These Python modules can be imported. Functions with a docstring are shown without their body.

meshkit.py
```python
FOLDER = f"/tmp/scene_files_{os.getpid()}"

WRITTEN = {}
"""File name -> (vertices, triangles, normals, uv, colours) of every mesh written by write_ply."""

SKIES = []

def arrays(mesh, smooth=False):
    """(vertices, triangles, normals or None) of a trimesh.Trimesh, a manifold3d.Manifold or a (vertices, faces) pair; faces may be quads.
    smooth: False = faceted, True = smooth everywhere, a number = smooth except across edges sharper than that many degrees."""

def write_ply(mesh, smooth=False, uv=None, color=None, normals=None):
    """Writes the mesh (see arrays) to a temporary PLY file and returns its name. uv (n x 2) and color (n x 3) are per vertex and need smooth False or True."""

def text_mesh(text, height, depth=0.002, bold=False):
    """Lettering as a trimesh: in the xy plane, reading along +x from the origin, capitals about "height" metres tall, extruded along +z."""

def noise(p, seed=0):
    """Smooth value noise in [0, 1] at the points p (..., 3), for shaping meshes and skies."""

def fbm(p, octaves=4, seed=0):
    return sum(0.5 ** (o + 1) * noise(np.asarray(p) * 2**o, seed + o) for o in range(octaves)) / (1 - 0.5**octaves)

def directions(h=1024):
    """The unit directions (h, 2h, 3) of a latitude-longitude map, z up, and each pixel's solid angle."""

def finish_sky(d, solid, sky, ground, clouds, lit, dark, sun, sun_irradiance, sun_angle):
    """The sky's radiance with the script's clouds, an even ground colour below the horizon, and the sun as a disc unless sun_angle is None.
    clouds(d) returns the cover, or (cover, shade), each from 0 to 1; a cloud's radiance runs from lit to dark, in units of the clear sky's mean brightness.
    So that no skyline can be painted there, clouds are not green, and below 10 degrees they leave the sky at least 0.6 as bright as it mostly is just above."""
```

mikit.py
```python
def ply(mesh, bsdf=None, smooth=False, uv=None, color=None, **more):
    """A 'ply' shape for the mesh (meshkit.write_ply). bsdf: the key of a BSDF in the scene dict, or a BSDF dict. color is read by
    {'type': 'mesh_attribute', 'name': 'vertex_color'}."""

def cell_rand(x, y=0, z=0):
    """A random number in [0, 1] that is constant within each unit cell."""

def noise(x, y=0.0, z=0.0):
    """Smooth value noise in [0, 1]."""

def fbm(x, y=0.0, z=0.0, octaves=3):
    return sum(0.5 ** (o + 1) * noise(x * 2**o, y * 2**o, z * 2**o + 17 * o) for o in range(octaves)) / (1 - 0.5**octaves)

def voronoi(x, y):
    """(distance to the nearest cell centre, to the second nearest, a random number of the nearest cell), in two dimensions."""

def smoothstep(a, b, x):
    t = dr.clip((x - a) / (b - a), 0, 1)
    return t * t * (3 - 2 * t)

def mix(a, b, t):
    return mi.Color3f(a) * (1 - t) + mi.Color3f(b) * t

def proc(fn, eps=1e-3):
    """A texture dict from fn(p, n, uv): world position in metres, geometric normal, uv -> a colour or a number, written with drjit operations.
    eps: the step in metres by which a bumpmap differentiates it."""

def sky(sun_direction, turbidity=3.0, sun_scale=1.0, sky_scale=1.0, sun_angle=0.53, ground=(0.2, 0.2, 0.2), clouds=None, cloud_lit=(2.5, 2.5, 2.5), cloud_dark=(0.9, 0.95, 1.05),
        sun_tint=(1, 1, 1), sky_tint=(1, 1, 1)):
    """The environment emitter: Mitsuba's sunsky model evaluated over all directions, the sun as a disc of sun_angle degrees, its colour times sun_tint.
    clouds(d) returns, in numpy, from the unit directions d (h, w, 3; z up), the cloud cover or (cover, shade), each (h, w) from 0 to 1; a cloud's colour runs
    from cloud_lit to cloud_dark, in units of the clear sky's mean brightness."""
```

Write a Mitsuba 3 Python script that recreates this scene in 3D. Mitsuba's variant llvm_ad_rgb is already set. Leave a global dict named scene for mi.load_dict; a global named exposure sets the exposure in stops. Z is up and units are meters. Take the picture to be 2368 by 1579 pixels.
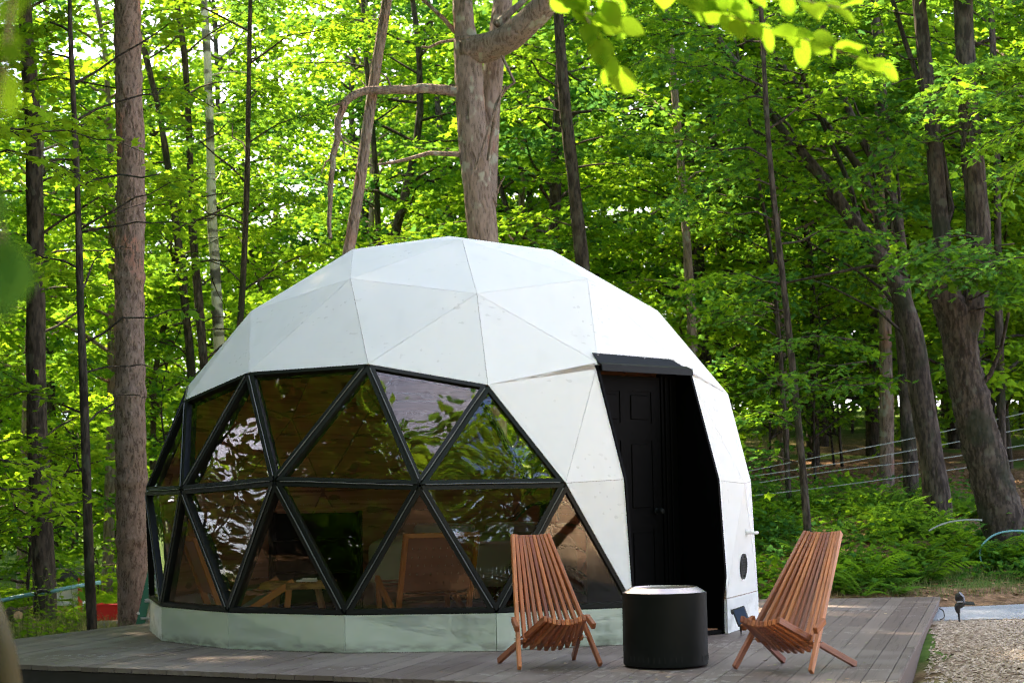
import math, numpy as np, trimesh, manifold3d, mitsuba as mi, drjit as dr, mikit, meshkit
from shapely.geometry import Polygon, box as sbox
from shapely import affinity
from mikit import proc, noise, fbm, voronoi, cell_rand, smoothstep, mix, ply

scene, labels = {}, {}
T = mi.ScalarTransform4f
# ---------------------------------------------------------------- camera
F, PIT, ROLL, CZ = 3993.73, 0.0876599, -0.0170178, 1.1646       # focal length in photo pixels, pitch, roll, eye height
fw = np.array([0, math.cos(PIT), math.sin(PIT)]); rt0 = np.array([1., 0, 0]); up0 = np.cross(rt0, fw)
rt = rt0 * math.cos(ROLL) + up0 * math.sin(ROLL); up = up0 * math.cos(ROLL) - rt0 * math.sin(ROLL)
EYE = np.array([0, 0, CZ])
scene['camera'] = dict(type='thinlens', fov=2 * math.degrees(math.atan(1184 / F)), fov_axis='x', near_clip=0.1, far_clip=2000.,
                       aperture_radius=0.007, focus_distance=12.6,
                       to_world=T().look_at(origin=EYE.tolist(), target=(EYE + fw).tolist(), up=up.tolist()))
# ---------------------------------------------------------------- sky and exposure
def cloud_cover(d):
    n = meshkit.fbm(d * [3.0, 3.0, 5.0] + 7.3, 4, 3)
    return np.clip((n - 0.40) * 4.0, 0, 1) * 0.75, np.clip((n - 0.55) * 1.5, 0, 0.4)
SUN = np.array([-0.42, 0.50, 0.90])
scene['sky'] = mikit.sky(SUN.tolist(), turbidity=3, sun_scale=0.88, sky_scale=1.0, sun_angle=1.2, clouds=cloud_cover,
                         cloud_lit=(2.5, 2.22, 2.25), cloud_dark=(1.2, 1.2, 1.25), sky_tint=(1.15, 0.94, 0.935), sun_tint=(1, 0.97, 0.9), ground=(0.08, 0.1, 0.04))
exposure = 4.55

# ---------------------------------------------------------------- helpers
def ray(u, v):
    return fw + rt * (u - 1184) / F - up * (v - 789.5) / F
def at(u, v, y):
    """the place y metres ahead that the survey photo (2368 x 1579) shows at u, v"""
    d = ray(u, v); return EYE + d * (y / d[1])
K = 1.0068
def atd(u, v, y): return at(u * K, v * K, y)
counts = {}
def key_of(name, parent=None):
    base = name if parent is None else parent + '__' + name
    n = counts.get(base, 0); counts[base] = n + 1
    return base if n == 0 else f'{base}_{n:03d}'
def put(name, mesh, bsdf, parent=None, smooth=False, label=None, kind=None, **more):
    k = key_of(name, parent)
    scene[k] = mesh if isinstance(mesh, dict) else ply(mesh, bsdf, smooth, **more)
    d = {}
    if label: d['label'] = label
    if kind: d['kind'] = kind
    if d: labels[k] = d
    return k
def thing(name, label, cat, group=None, kind=None):
    k = key_of(name); d = {'label': label, 'category': cat}
    if group: d['group'] = group
    if kind: d['kind'] = kind
    labels[k] = d
    return k
def tag(k, label, cat, group=None, kind=None):
    labels[k] = {'label': label, 'category': cat}
    if group: labels[k]['group'] = group
    if kind: labels[k]['kind'] = kind
    return k
cat_ = trimesh.util.concatenate
def unit(v): v = np.asarray(v, float); return v / np.linalg.norm(v)
def mk(v, f): return trimesh.Trimesh(np.asarray(v, float), np.asarray(f), process=False)
def box(size, centre=(0, 0, 0), axes=None):
    m = trimesh.creation.box(size); M = np.eye(4)
    if axes is not None: M[:3, :3] = np.array(axes).T
    M[:3, 3] = centre; m.apply_transform(M); return m
def cbox(size, centre=(0, 0, 0), axes=None, c=0.003):
    """box with chamfered edges"""
    s = np.array(size) / 2; c = min(c, s.min() * .6); P = []
    for sx in (-1, 1):
        for sy in (-1, 1):
            for sz in (-1, 1):
                q = np.array([sx, sy, sz])
                for k in range(3):
                    e = s - c; e[k] = s[k]; P.append(q * e)
    m = trimesh.convex.convex_hull(np.array(P)); M = np.eye(4)
    if axes is not None: M[:3, :3] = np.array(axes).T
    M[:3, 3] = centre; m.apply_transform(M); return m
def frame_of(d, hint=(0, 0, 1)):
    d = unit(d); h = np.array(hint, float)
    if abs(d @ h) > .97: h = np.array([1., 0, 0])
    x = unit(np.cross(h, d)); return x, np.cross(d, x), d      # x sideways, y up-ish, d along
def bar(p, q, w, h, hint=(0, 0, 1), c=0.003):
    """a rectangular stick from p to q: w sideways, h along hint"""
    p, q = np.array(p, float), np.array(q, float); x, y, d = frame_of(q - p, hint)
    return cbox((w, h, np.linalg.norm(q - p)), (p + q) / 2, (x, y, d), c)
def bar_uv(p, q, w, h, hint=(0, 0, 1), tone=0, c=0.003):
    """(mesh, uv): uv.x runs along in metres plus 20 * tone, uv.y across"""
    m = bar(p, q, w, h, hint, c); x, y, d = frame_of(np.array(q, float) - p, hint)
    r = np.array(m.vertices) - p
    return m, np.stack([(r @ d) + 1 + 20 * tone, r @ x + (r @ y) * .7 + 2], 1)
def spline(path, n):
    path = np.asarray(path, float)
    if len(path) < 3: return np.array([path[0] + (path[-1] - path[0]) * t for t in np.linspace(0, 1, n)])
    from scipy.interpolate import CubicSpline, PchipInterpolator
    s = np.r_[0, np.cumsum(np.linalg.norm(np.diff(path[:, :3], axis=0), axis=1))]
    return PchipInterpolator(s, path)(np.linspace(0, s[-1], n))
def tube(path, rad, sides=8, n=None, wob=0.0, seed=0, cap=True, freq=(1., 1.)):
    """swept tube; returns (v, f, uv) with uv in metres round and along"""
    path = np.asarray(path, float); rad = np.broadcast_to(rad, (len(path),)).astype(float)
    if n:
        q = spline(np.c_[path, rad], n); path, rad = q[:, :3], q[:, 3]
    t = np.gradient(path, axis=0); t /= np.linalg.norm(t, axis=1, keepdims=True) + 1e-12
    a = np.cross(t, [0, 0, 1.]) if abs(t[:, 2]).max() < .9 else np.cross(t, [1., 0, 0]) if abs(t[:, 0]).max() < .9 else np.cross(t, [0, 1., 0])
    a /= np.linalg.norm(a, axis=1, keepdims=True) + 1e-12; b = np.cross(t, a)
    ang = np.arange(sides) * 2 * np.pi / sides
    nrm = np.cos(ang)[None, :, None] * a[:, None] + np.sin(ang)[None, :, None] * b[:, None]
    r = rad[:, None, None]
    v = path[:, None] + r * nrm
    if wob:
        k = meshkit.fbm(v * [freq[0], freq[0], freq[1]] + seed, 4, seed) - .5
        v = v + nrm * (k * wob)[..., None]
    s = np.r_[0, np.cumsum(np.linalg.norm(np.diff(path, axis=0), axis=1))]
    uv = np.stack([np.broadcast_to(ang[None] * rad.mean(), v.shape[:2]), np.broadcast_to(s[:, None], v.shape[:2])], -1)
    i, j = np.meshgrid(np.arange(len(path) - 1), np.arange(sides), indexing='ij')
    q = np.stack([i * sides + j, i * sides + (j + 1) % sides, (i + 1) * sides + (j + 1) % sides, (i + 1) * sides + j], -1).reshape(-1, 4)
    f = np.vstack([q[:, [0, 1, 2]], q[:, [0, 2, 3]]]); v = v.reshape(-1, 3); uv = uv.reshape(-1, 2)
    if cap:
        m = len(v); v = np.vstack([v, path[0], path[-1]]); uv = np.vstack([uv, [0, 0], [0, s[-1]]])
        j = np.arange(sides); e = (len(path) - 1) * sides
        f = np.vstack([f, np.stack([(j + 1) % sides, j, j * 0 + m], 1), np.stack([e + j, e + (j + 1) % sides, j * 0 + m + 1], 1)])
    return v, f, uv
def tmesh(*a, **k): v, f, _ = tube(*a, **k); return mk(v, f)
def join(parts):
    """joins (v, f, extra...) tuples"""
    at_, V, Fs, X = 0, [], [], []
    for p in parts:
        V.append(p[0]); Fs.append(p[1] + at_); at_ += len(p[0])
        if len(p) > 2: X.append(p[2])
    return np.vstack(V), np.vstack(Fs), (np.vstack(X) if X else None)
def lathe(prof, sides=48, centre=(0, 0, 0)):
    prof = np.array(prof, float); ang = np.arange(sides) * 2 * np.pi / sides
    v = np.stack([prof[:, None, 0] * np.cos(ang), prof[:, None, 0] * np.sin(ang), np.broadcast_to(prof[:, None, 1], (len(prof), sides))], -1).reshape(-1, 3)
    i, j = np.meshgrid(np.arange(len(prof) - 1), np.arange(sides), indexing='ij')
    q = np.stack([i * sides + j, i * sides + (j + 1) % sides, (i + 1) * sides + (j + 1) % sides, (i + 1) * sides + j], -1).reshape(-1, 4)
    return mk(v + np.array(centre), np.vstack([q[:, [0, 1, 2]], q[:, [0, 2, 3]]]))
def quad(corners, thick, n=None):
    """flat plate: corners in order, extruded backwards by thick"""
    c = np.array(corners, float); n = unit(np.cross(c[1] - c[0], c[2] - c[0])) if n is None else unit(n)
    return trimesh.convex.convex_hull(np.vstack([c, c - n * thick]))
def to_man(m): return manifold3d.Manifold(manifold3d.Mesh(np.asarray(m.vertices, np.float32), np.asarray(m.faces, np.uint32)))
def from_man(m):
    q = m.to_mesh(); return mk(q.vert_properties[:, :3], q.tri_verts)

# ---------------------------------------------------------------- materials
def mat(name, **k):
    scene[name] = k; return name
def pr(c, rough=.6, **k): return dict(type='principled', base_color=c if isinstance(c, dict) else {'type': 'rgb', 'value': list(c)}, roughness=rough, **k)
two = lambda b: {'type': 'twosided', 'bsdf': b}
def bumped(b, fn, scale=1.0, eps=2e-3): return {'type': 'bumpmap', 'arbitrary': {**proc(fn, eps), 'type': 'proc'}, 'scale': scale, 'bsdf': b}

def f_white(p, n, uv):
    """sprayed elastomeric coat: off-white, faint dirt streaks"""
    g = fbm(p.x * 2.1, p.y * 2.1, p.z * 2.1); s = noise(p.x * 9 + 3, p.y * 9, p.z * 1.6)
    d = smoothstep(.62, .9, s) * .35 + smoothstep(.55, .85, g) * .35
    sp = smoothstep(.80, .86, noise(p.x * 31, p.y * 31, p.z * 31)) * smoothstep(.5, .7, noise(p.x * 3 + 9, p.y * 3, p.z * 3))
    low = smoothstep(.30, .02, p.z)
    c = mix((.86, .86, .85), (.80, .80, .785), d)
    c = mix(c, (.50, .49, .46), sp * .30)
    return mix(c, (.52, .53, .48), low * smoothstep(.35, .75, fbm(p.x * 7, p.y * 7, p.z * 14)) * .8)
def strokes(p):
    w = noise(p.x * 11, p.y * 11, p.z * 11) * 9.0
    a = p.x * dr.cos(w) + p.z * dr.sin(w); b = -p.x * dr.sin(w) + p.z * dr.cos(w)
    return noise(a * 26, b * 120, p.y * 40) * .6 + noise(p.x * 75, p.y * 75, p.z * 75) * .4
def h_white(p, n, uv): return strokes(p) * .0105
mat('white_coating', **two(bumped(pr(proc(f_white), .55, specular=.4), h_white)))
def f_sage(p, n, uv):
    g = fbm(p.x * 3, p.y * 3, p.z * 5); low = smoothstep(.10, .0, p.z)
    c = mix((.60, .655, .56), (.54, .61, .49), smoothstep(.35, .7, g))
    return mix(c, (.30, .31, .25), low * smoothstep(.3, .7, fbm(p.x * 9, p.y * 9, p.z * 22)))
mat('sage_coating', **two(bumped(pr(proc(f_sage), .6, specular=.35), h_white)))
mat('black_frame', **two(pr((.009, .0115, .0115), .4, specular=.25)))
mat('black_paint', **two(pr((.0011, .0012, .0012), .6, specular=.05)))
mat('black_steel', **two(pr((.006, .0075, .007), .5, specular=.12)))
mat('black_plastic', **two(pr((.015, .015, .016), .4)))
mat('caulk', **two(pr((.10, .105, .105), .2, specular=.7)))
mat('dark_void', **two(pr((.006, .006, .006), .9)))
mat('steel', **two({'type': 'roughconductor', 'material': 'Cr', 'alpha': .22, 'specular_reflectance': {'type': 'rgb', 'value': [.95, .88, .8]}}))
mat('window_glass', type='thindielectric', int_ior=1.5, specular_transmittance={'type': 'rgb', 'value': [.84, .79, .70]})
def f_deck(p, n, uv):
    tone = dr.floor(uv.x / 20); u = uv.x - tone * 20; r = cell_rand(tone, 3, 5)
    g = noise(u * 1.3 + r * 50, uv.y * 60, 1) * .5 + noise(u * 5, uv.y * 190, 3) * .5
    c = mix((.118, .090, .080), (.175, .142, .126), r)
    c = mix(c, (.07, .058, .054), smoothstep(.55, .9, g) * .55)
    st = fbm(p.x * 1.7, p.y * 1.7, 2.0)
    c = mix(c, (.22, .19, .172), smoothstep(.5, .75, st) * .45)
    return mix(c, (.30, .28, .265), smoothstep(.66, .82, noise(u * 16 + tone * 7, uv.y * 30, 8)) * smoothstep(.50, .7, fbm(p.x * .9, p.y * 2.6, 7.)) * .4)
mat('deck_stain', **two(bumped(pr(proc(f_deck), .55, specular=.35), lambda p, n, uv: noise(uv.x * 6, uv.y * 170, 3) * .0012)))
def f_wood(p, n, uv):
    tone = dr.floor(uv.x / 20); u = uv.x - tone * 20; r = cell_rand(tone, 1, 2); r2 = cell_rand(tone, 9, 4)
    g = fbm(u * 3 + r * 30, uv.y * 55 + 3 * noise(u * 2, tone, 1), tone); q = noise(u * 14, uv.y * 260, tone)
    c = mix((.28, .075, .024), (.54, .195, .064), r)
    c = mix(c, (.20, .068, .045), smoothstep(.62, .95, r2) * .75)
    c = mix(c, c * .5, smoothstep(.42, .72, g) * .55)
    return mix(c, c * .72, smoothstep(.55, .85, q) * .5)
mat('chair_wood', **two(bumped(pr(proc(f_wood), .38, specular=.45), lambda p, n, uv: noise(uv.x * 9, uv.y * 220, 3) * .0006)))
def f_pineboard(p, n, uv):
    tone = dr.floor(uv.x / 20); u = uv.x - tone * 20; r = cell_rand(tone, 1, 2)
    g = fbm(u * 1.5 + r * 30, uv.y * 40, tone)
    c = mix((.46, .235, .12), (.56, .31, .165), r); c = mix(c, (.32, .14, .07), smoothstep(.45, .75, g) * .6)
    return mix(c, (.13, .05, .025), smoothstep(.80, .86, noise(u * 5 + tone * 3, uv.y * 16, 2)) * .7)
mat('pine_board', **two(pr(proc(f_pineboard), .5)))
mat('strut_wood', **two(pr((.24, .12, .06), .6)))
mat('orange_wood', **two(pr((.42, .15, .03), .4)))
mat('leather', **two(pr((.20, .075, .045), .5)))
mat('pink_leather', **two(pr((.36, .17, .13), .5)))
mat('quilt', **two(bumped(pr((.42, .47, .38), .8), lambda p, n, uv: fbm(p.x * 9, p.y * 9, p.z * 9) * .03)))
mat('sheet_white', **two(pr((.75, .76, .78), .8)))
mat('live_edge', **two(pr(proc(lambda p, n, uv: mix((.30, .165, .035), (.14, .065, .015), smoothstep(.4, .7, fbm(p.x * 14, p.y * 14, p.z * 40)))), .4)))
mat('paper', **two(pr((.6, .62, .62), .6)))
mat('floor_wood', **two(pr(proc(lambda p, n, uv: mix((.20, .09, .045), (.32, .16, .09), cell_rand(dr.floor(p.x * 9), 2, 3))), .35)))
# bark
def pine_w(p):
    k = noise(p.x * 16, p.y * 16, p.z * 9) * 3
    g = noise(p.x * 62 + k, p.y * 62, p.z * 13); g2 = noise(p.x * 140, p.y * 140 + k, p.z * 48); return g * .62 + g2 * .38
def f_bark_pine(p, n, uv):
    w = pine_w(p); v = fbm(p.x * 4, p.y * 4, p.z * 3)
    c = mix((.105, .070, .056), mix((.215, .145, .118), (.275, .20, .168), v), smoothstep(.22, .58, w))
    c = mix(c, (.36, .295, .26), smoothstep(.64, .80, w) * .55)
    return mix(c, (.44, .17, .11), smoothstep(.56, .68, fbm(p.x * 5, p.y * 5, p.z * 1.8)) * smoothstep(2.8, 4.5, p.z) * smoothstep(.40, .6, w) * .75)
def h_bark_pine(p, n, uv): return pine_w(p) * .030
mat('pine_bark', **two(bumped(pr(proc(f_bark_pine), .85, specular=.2), h_bark_pine)))
def f_bark_dark(p, n, uv):
    g = noise(p.x * 38, p.y * 38, p.z * 6) * .6 + noise(p.x * 90, p.y * 90, p.z * 20) * .4
    c = mix((.028, .022, .018), (.082, .066, .053), smoothstep(.3, .75, g))
    c = mix(c, (.12, .125, .095), smoothstep(.60, .76, fbm(p.x * 14, p.y * 14, p.z * 7)) * .45)
    return mix(c, (.025, .03, .018), smoothstep(.58, .72, fbm(p.x * 3 + 5, p.y * 3, p.z * 1.6)) * .7)
mat('dark_bark', **two(bumped(pr(proc(f_bark_dark), .9, specular=.2), lambda p, n, uv: noise(p.x * 30, p.y * 30, p.z * 6) * .016)))
def f_bark_mid(p, n, uv):
    g = noise(p.x * 42 + noise(p.x * 7, p.y * 7, p.z * 5) * 4, p.y * 42, p.z * 3.6); g2 = noise(p.x * 95, p.y * 95, p.z * 17); w = g * .5 + g2 * .5
    c = mix((.125, .092, .075), mix((.20, .148, .122), (.29, .23, .195), fbm(p.x * 5, p.y * 5, p.z * 3)), smoothstep(.22, .62, w))
    c = mix(c, (.34, .36, .29), smoothstep(.60, .72, fbm(p.x * 9, p.y * 9, p.z * 6)) * .6)
    return mix(c, (.36, .15, .10), smoothstep(.62, .75, fbm(p.x * 4 + 8, p.y * 4, p.z * 2)) * .35)
mat('grey_bark', **two(bumped(pr(proc(f_bark_mid), .85, specular=.2), lambda p, n, uv: noise(p.x * 42 + noise(p.x * 7, p.y * 7, p.z * 5) * 4, p.y * 42, p.z * 3.6) * .030 + noise(p.x * 95, p.y * 95, p.z * 17) * .010)))
def f_birch(p, n, uv):
    band = noise(p.x * 5, p.y * 5, p.z * 11); big = noise(p.x * 3, p.y * 3, p.z * 3.0)
    c = mix((.62, .60, .53), (.50, .45, .36), fbm(p.x * 3, p.y * 3, p.z * 6))
    c = mix(c, (.07, .06, .05), smoothstep(.56, .68, band) * .75)
    return mix(c, (.06, .05, .045), smoothstep(.60, .70, big) * .9)
mat('birch_bark', **two(pr(proc(f_birch), .7)))
ATTR = {'type': 'mesh_attribute', 'name': 'vertex_color'}
mat('leaf', type='principledthin', base_color=ATTR, roughness=.42, diff_trans=1.0, eta=1.4)
mat('tinted', **two(pr(ATTR, .8)))
# ground
def f_ground(p, n, uv):
    g = fbm(p.x * .55, p.y * .55, 1.0); f = fbm(p.x * 9, p.y * 9, 3.0); h = noise(p.x * 40, p.y * 40, 2)
    litter = mix((.10, .062, .036), (.24, .15, .09), smoothstep(.3, .75, f * .6 + h * .4))
    grass = mix((.05, .085, .018), (.10, .16, .035), f)
    far = smoothstep(34, 44, p.y) 
    lf = smoothstep(-2., -5., p.x) * smoothstep(22, 30, p.y)
    t = dr.maximum(smoothstep(.50, .66, g), dr.maximum(far, lf))
    return mix(litter, grass, t)
mat('forest_floor', **two(bumped(pr(proc(f_ground), .95, specular=.1), lambda p, n, uv: fbm(p.x * 14, p.y * 14, 2.0) * .03)))
def f_chip(p, n, uv):
    f = fbm(p.x * 14, p.y * 14, 3.0); h = noise(p.x * 60, p.y * 60, 2); g = fbm(p.x * .9, p.y * .9, 4.)
    c = mix((.15, .10, .065), (.42, .335, .26), smoothstep(.3, .7, f * .45 + h * .55))
    return mix(c, (.50, .43, .36), smoothstep(.5, .7, g) * .4)
mat('chip_ground', **two(bumped(pr(proc(f_chip), .9, specular=.15), lambda p, n, uv: noise(p.x * 55, p.y * 55, 2) * .012)))
mat('blue_gravel', **two(bumped(pr(proc(lambda p, n, uv: mix((.17, .185, .205), (.36, .38, .41), noise(p.x * 70, p.y * 70, 2) * .6 + fbm(p.x * 2, p.y * 2, 1.) * .4)), .9, specular=.15), lambda p, n, uv: noise(p.x * 70, p.y * 70, 2) * .008)))
for nm, c, r in (('teal_tube', (.16, .36, .40), .35), ('pale_tube', (.28, .32, .29), .4), ('red_plastic', (.50, .02, .02), .4), ('ladder_green', (.015, .13, .065), .45), ('aluminium', (.45, .45, .44), .35),
                 ('grey_paint', (.30, .30, .29), .6), ('white_paint', (.72, .72, .70), .5), ('post_orange', (.55, .10, .05), .5), ('log_end', (.50, .33, .19), .8), ('tarp', (.06, .06, .065), .5), ('terracotta', (.05, .05, .05), .6), ('solar', (.01, .018, .05), .12)):
    mat(nm, **two(pr(c, r)))
# ================================================================ terrain
def ss(a, b, x): t = np.clip((x - a) / (b - a), 0, 1); return t * t * (3 - 2 * t)
def ground_z(x, y):
    x, y = np.asarray(x, float), np.asarray(y, float)
    right = ss(2.2, 3.6, x) * .22
    hill = ss(17.8, 19.4, y) * .03 + np.clip(y - 18.6, 0, 7) * .155 + np.clip(y - 25.6, 0, 25) * .09 + np.clip(y - 50, 0, 60) * .05
    left = -.012 * np.clip(y - 19, 0, 40)
    k = ss(-4.5, 4.2, x)
    z = -.33 + right + hill * k + left * (1 - k)
    z = z + (meshkit.fbm(np.stack([x * .45, y * .45, x * 0], -1), 3, 5) - .5) * .16 * ss(17.5, 21, y) * (0.4 + .6 * k)
    return z + ss(2.2, 3.6, x) * .0
def gz(x, y): return float(ground_z(x, y))
def terrain():
    ax = np.r_[np.linspace(-260, -16, 30)[:-1], np.linspace(-16, 20, 150), np.linspace(20, 260, 30)[1:]]
    ay = np.r_[np.linspace(-160, -2, 24)[:-1], np.linspace(-2, 46, 190), np.linspace(46, 420, 40)[1:]]
    X, Y = np.meshgrid(ax, ay); Z = ground_z(X, Y)
    v = np.stack([X, Y, Z], -1).reshape(-1, 3); n, m = len(ax), len(ay)
    i, j = np.meshgrid(np.arange(m - 1), np.arange(n - 1), indexing='ij')
    q = np.stack([i * n + j, i * n + j + 1, (i + 1) * n + j + 1, (i + 1) * n + j], -1).reshape(-1, 4)
    return mk(v, np.vstack([q[:, [0, 1, 2]], q[:, [0, 2, 3]]]))
put('ground', terrain(), 'forest_floor', smooth=True, kind='structure')
def sheet(poly, lift, step=.25):
    """a patch of ground cover lying lift metres above the ground, its edge following poly"""
    x0, y0, x1, y1 = poly.bounds; P = []
    pts, fs = [], []
    for x in np.arange(x0, x1, step):
        for y in np.arange(y0, y1, step):
            c = poly.intersection(sbox(x, y, x + step, y + step))
            if c.is_empty or c.geom_type != 'Polygon' or c.area < 1e-6: continue
            q = np.array(c.exterior.coords)[:-1]
            if not c.exterior.is_ccw: q = q[::-1]
            b = len(pts); pts += [list(p) for p in q]; fs += [[b, b + k, b + k + 1] for k in range(1, len(q) - 1)]
    pts = np.array(pts); return mk(np.c_[pts, ground_z(pts[:, 0], pts[:, 1]) + lift], fs)
R1 = np.random.default_rng(11)
def wavy(pts, amp, n=14, seed=3):
    out = []; r = np.random.default_rng(seed)
    for a, b in zip(pts, pts[1:] + pts[:1]):
        for t in np.arange(n) / n: out.append(np.array(a) * (1 - t) + np.array(b) * t + r.normal(0, amp, 2))
    return Polygon(out).buffer(0)
put('chip_path', sheet(wavy([(1.2, -6.), (14., -6.), (14., 17.0), (3.9, 16.6), (3.2, 13.)], .06), .004), 'chip_ground', smooth=True, kind='structure')
put('gravel_path', sheet(wavy([(3.9, 16.5), (14., 17.3), (14., 19.3), (4.3, 18.2)], .05, 18, 9), .010), 'blue_gravel', smooth=True, kind='structure')
def scatter_chips():
    r = np.random.default_rng(5); n = 15000
    y = 9.5 + 7.2 * r.random(n) ** 1.1; x = 1.9 + .27 * (y - 10) + r.random(n) * 3.4
    x, y = x[x > 2.35 + .268 * (y - 10.44)], y[x > 2.35 + .268 * (y - 10.44)]; n = len(x)
    base = np.array([[-1, -1, 0], [1, -1, 0], [1, 1, 0], [-1, 1, 0], [0, 0, 1.]]); fs = np.array([[0, 1, 4], [1, 2, 4], [2, 3, 4], [3, 0, 4]])
    s = np.stack([r.uniform(.006, .026, n), r.uniform(.004, .012, n), r.uniform(.004, .012, n)], 1)
    v = base[None] * s[:, None]; a = r.uniform(0, 6.28, n); c, d = np.cos(a)[:, None], np.sin(a)[:, None]
    tilt = r.normal(0, .35, n)[:, None]
    X = v[..., 0] * c - v[..., 1] * d; Y = v[..., 0] * d + v[..., 1] * c; Z = v[..., 2] + v[..., 0] * tilt * .6
    V = np.stack([X + x[:, None], Y + y[:, None], Z + ground_z(x, y)[:, None] + .006], -1).reshape(-1, 3)
    t = r.random(n)[:, None]; col = np.array([.15, .10, .06]) * (1 - t) + np.array([.56, .46, .37]) * t
    return V, (fs[None] + 5 * np.arange(n)[:, None, None]).reshape(-1, 3), np.repeat(col, 5, 0)
v, f, c = scatter_chips()
tag(put('wood_chips', mk(v, f), 'tinted', color=c), 'pale wood chips and small stones scattered beside the deck', 'gravel', kind='stuff')

# ================================================================ deck
UD, WD = np.array([.2685, .9633]), np.array([.9633, -.2685])
DECK = Polygon([(-5.05, 13.3), (2.07, 9.77), (4.49, 18.46), (-2.75, 18.75), (-3.45, 16.71)])
thing('wooden_deck', 'low grey-brown plank deck under the dome and chairs', 'deck')
counts['wooden_deck'] = 1
def plank(poly, z, th, tone):
    m = trimesh.creation.extrude_polygon(poly, th, engine='earcut'); m.apply_translation([0, 0, z - th])
    q = np.array(m.vertices); q = q[:, :2]
    return m, np.stack([q @ UD + 1 + 20 * tone, q @ WD + np.array(m.vertices)[:, 2]], 1)
r = np.random.default_rng(2); s0 = -9.5; tone = 0
for k in range(90):
    lo = s0 + k * .1468; hi = lo + .1415
    ends = [-2., 7 + r.uniform(0, 9), 30.]
    for a, b in zip(ends, ends[1:]):
        strip = Polygon([tuple(UD * (a + .003) + WD * lo), tuple(UD * (b - .003) + WD * lo), tuple(UD * (b - .003) + WD * hi), tuple(UD * (a + .003) + WD * hi)]).intersection(DECK)
        if strip.is_empty or strip.area < .004 or strip.geom_type != 'Polygon': continue
        tone += 1; m, uv = plank(strip, r.normal(0, .0012), .032, tone)
        put('plank', m, 'deck_stain', 'wooden_deck', uv=uv)
cs = np.array(DECK.exterior.coords)[:-1]
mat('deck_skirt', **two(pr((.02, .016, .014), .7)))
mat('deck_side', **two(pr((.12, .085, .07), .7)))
cc = np.array([0, 15.]); cs = cs[::-1] if DECK.exterior.is_ccw else cs
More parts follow.
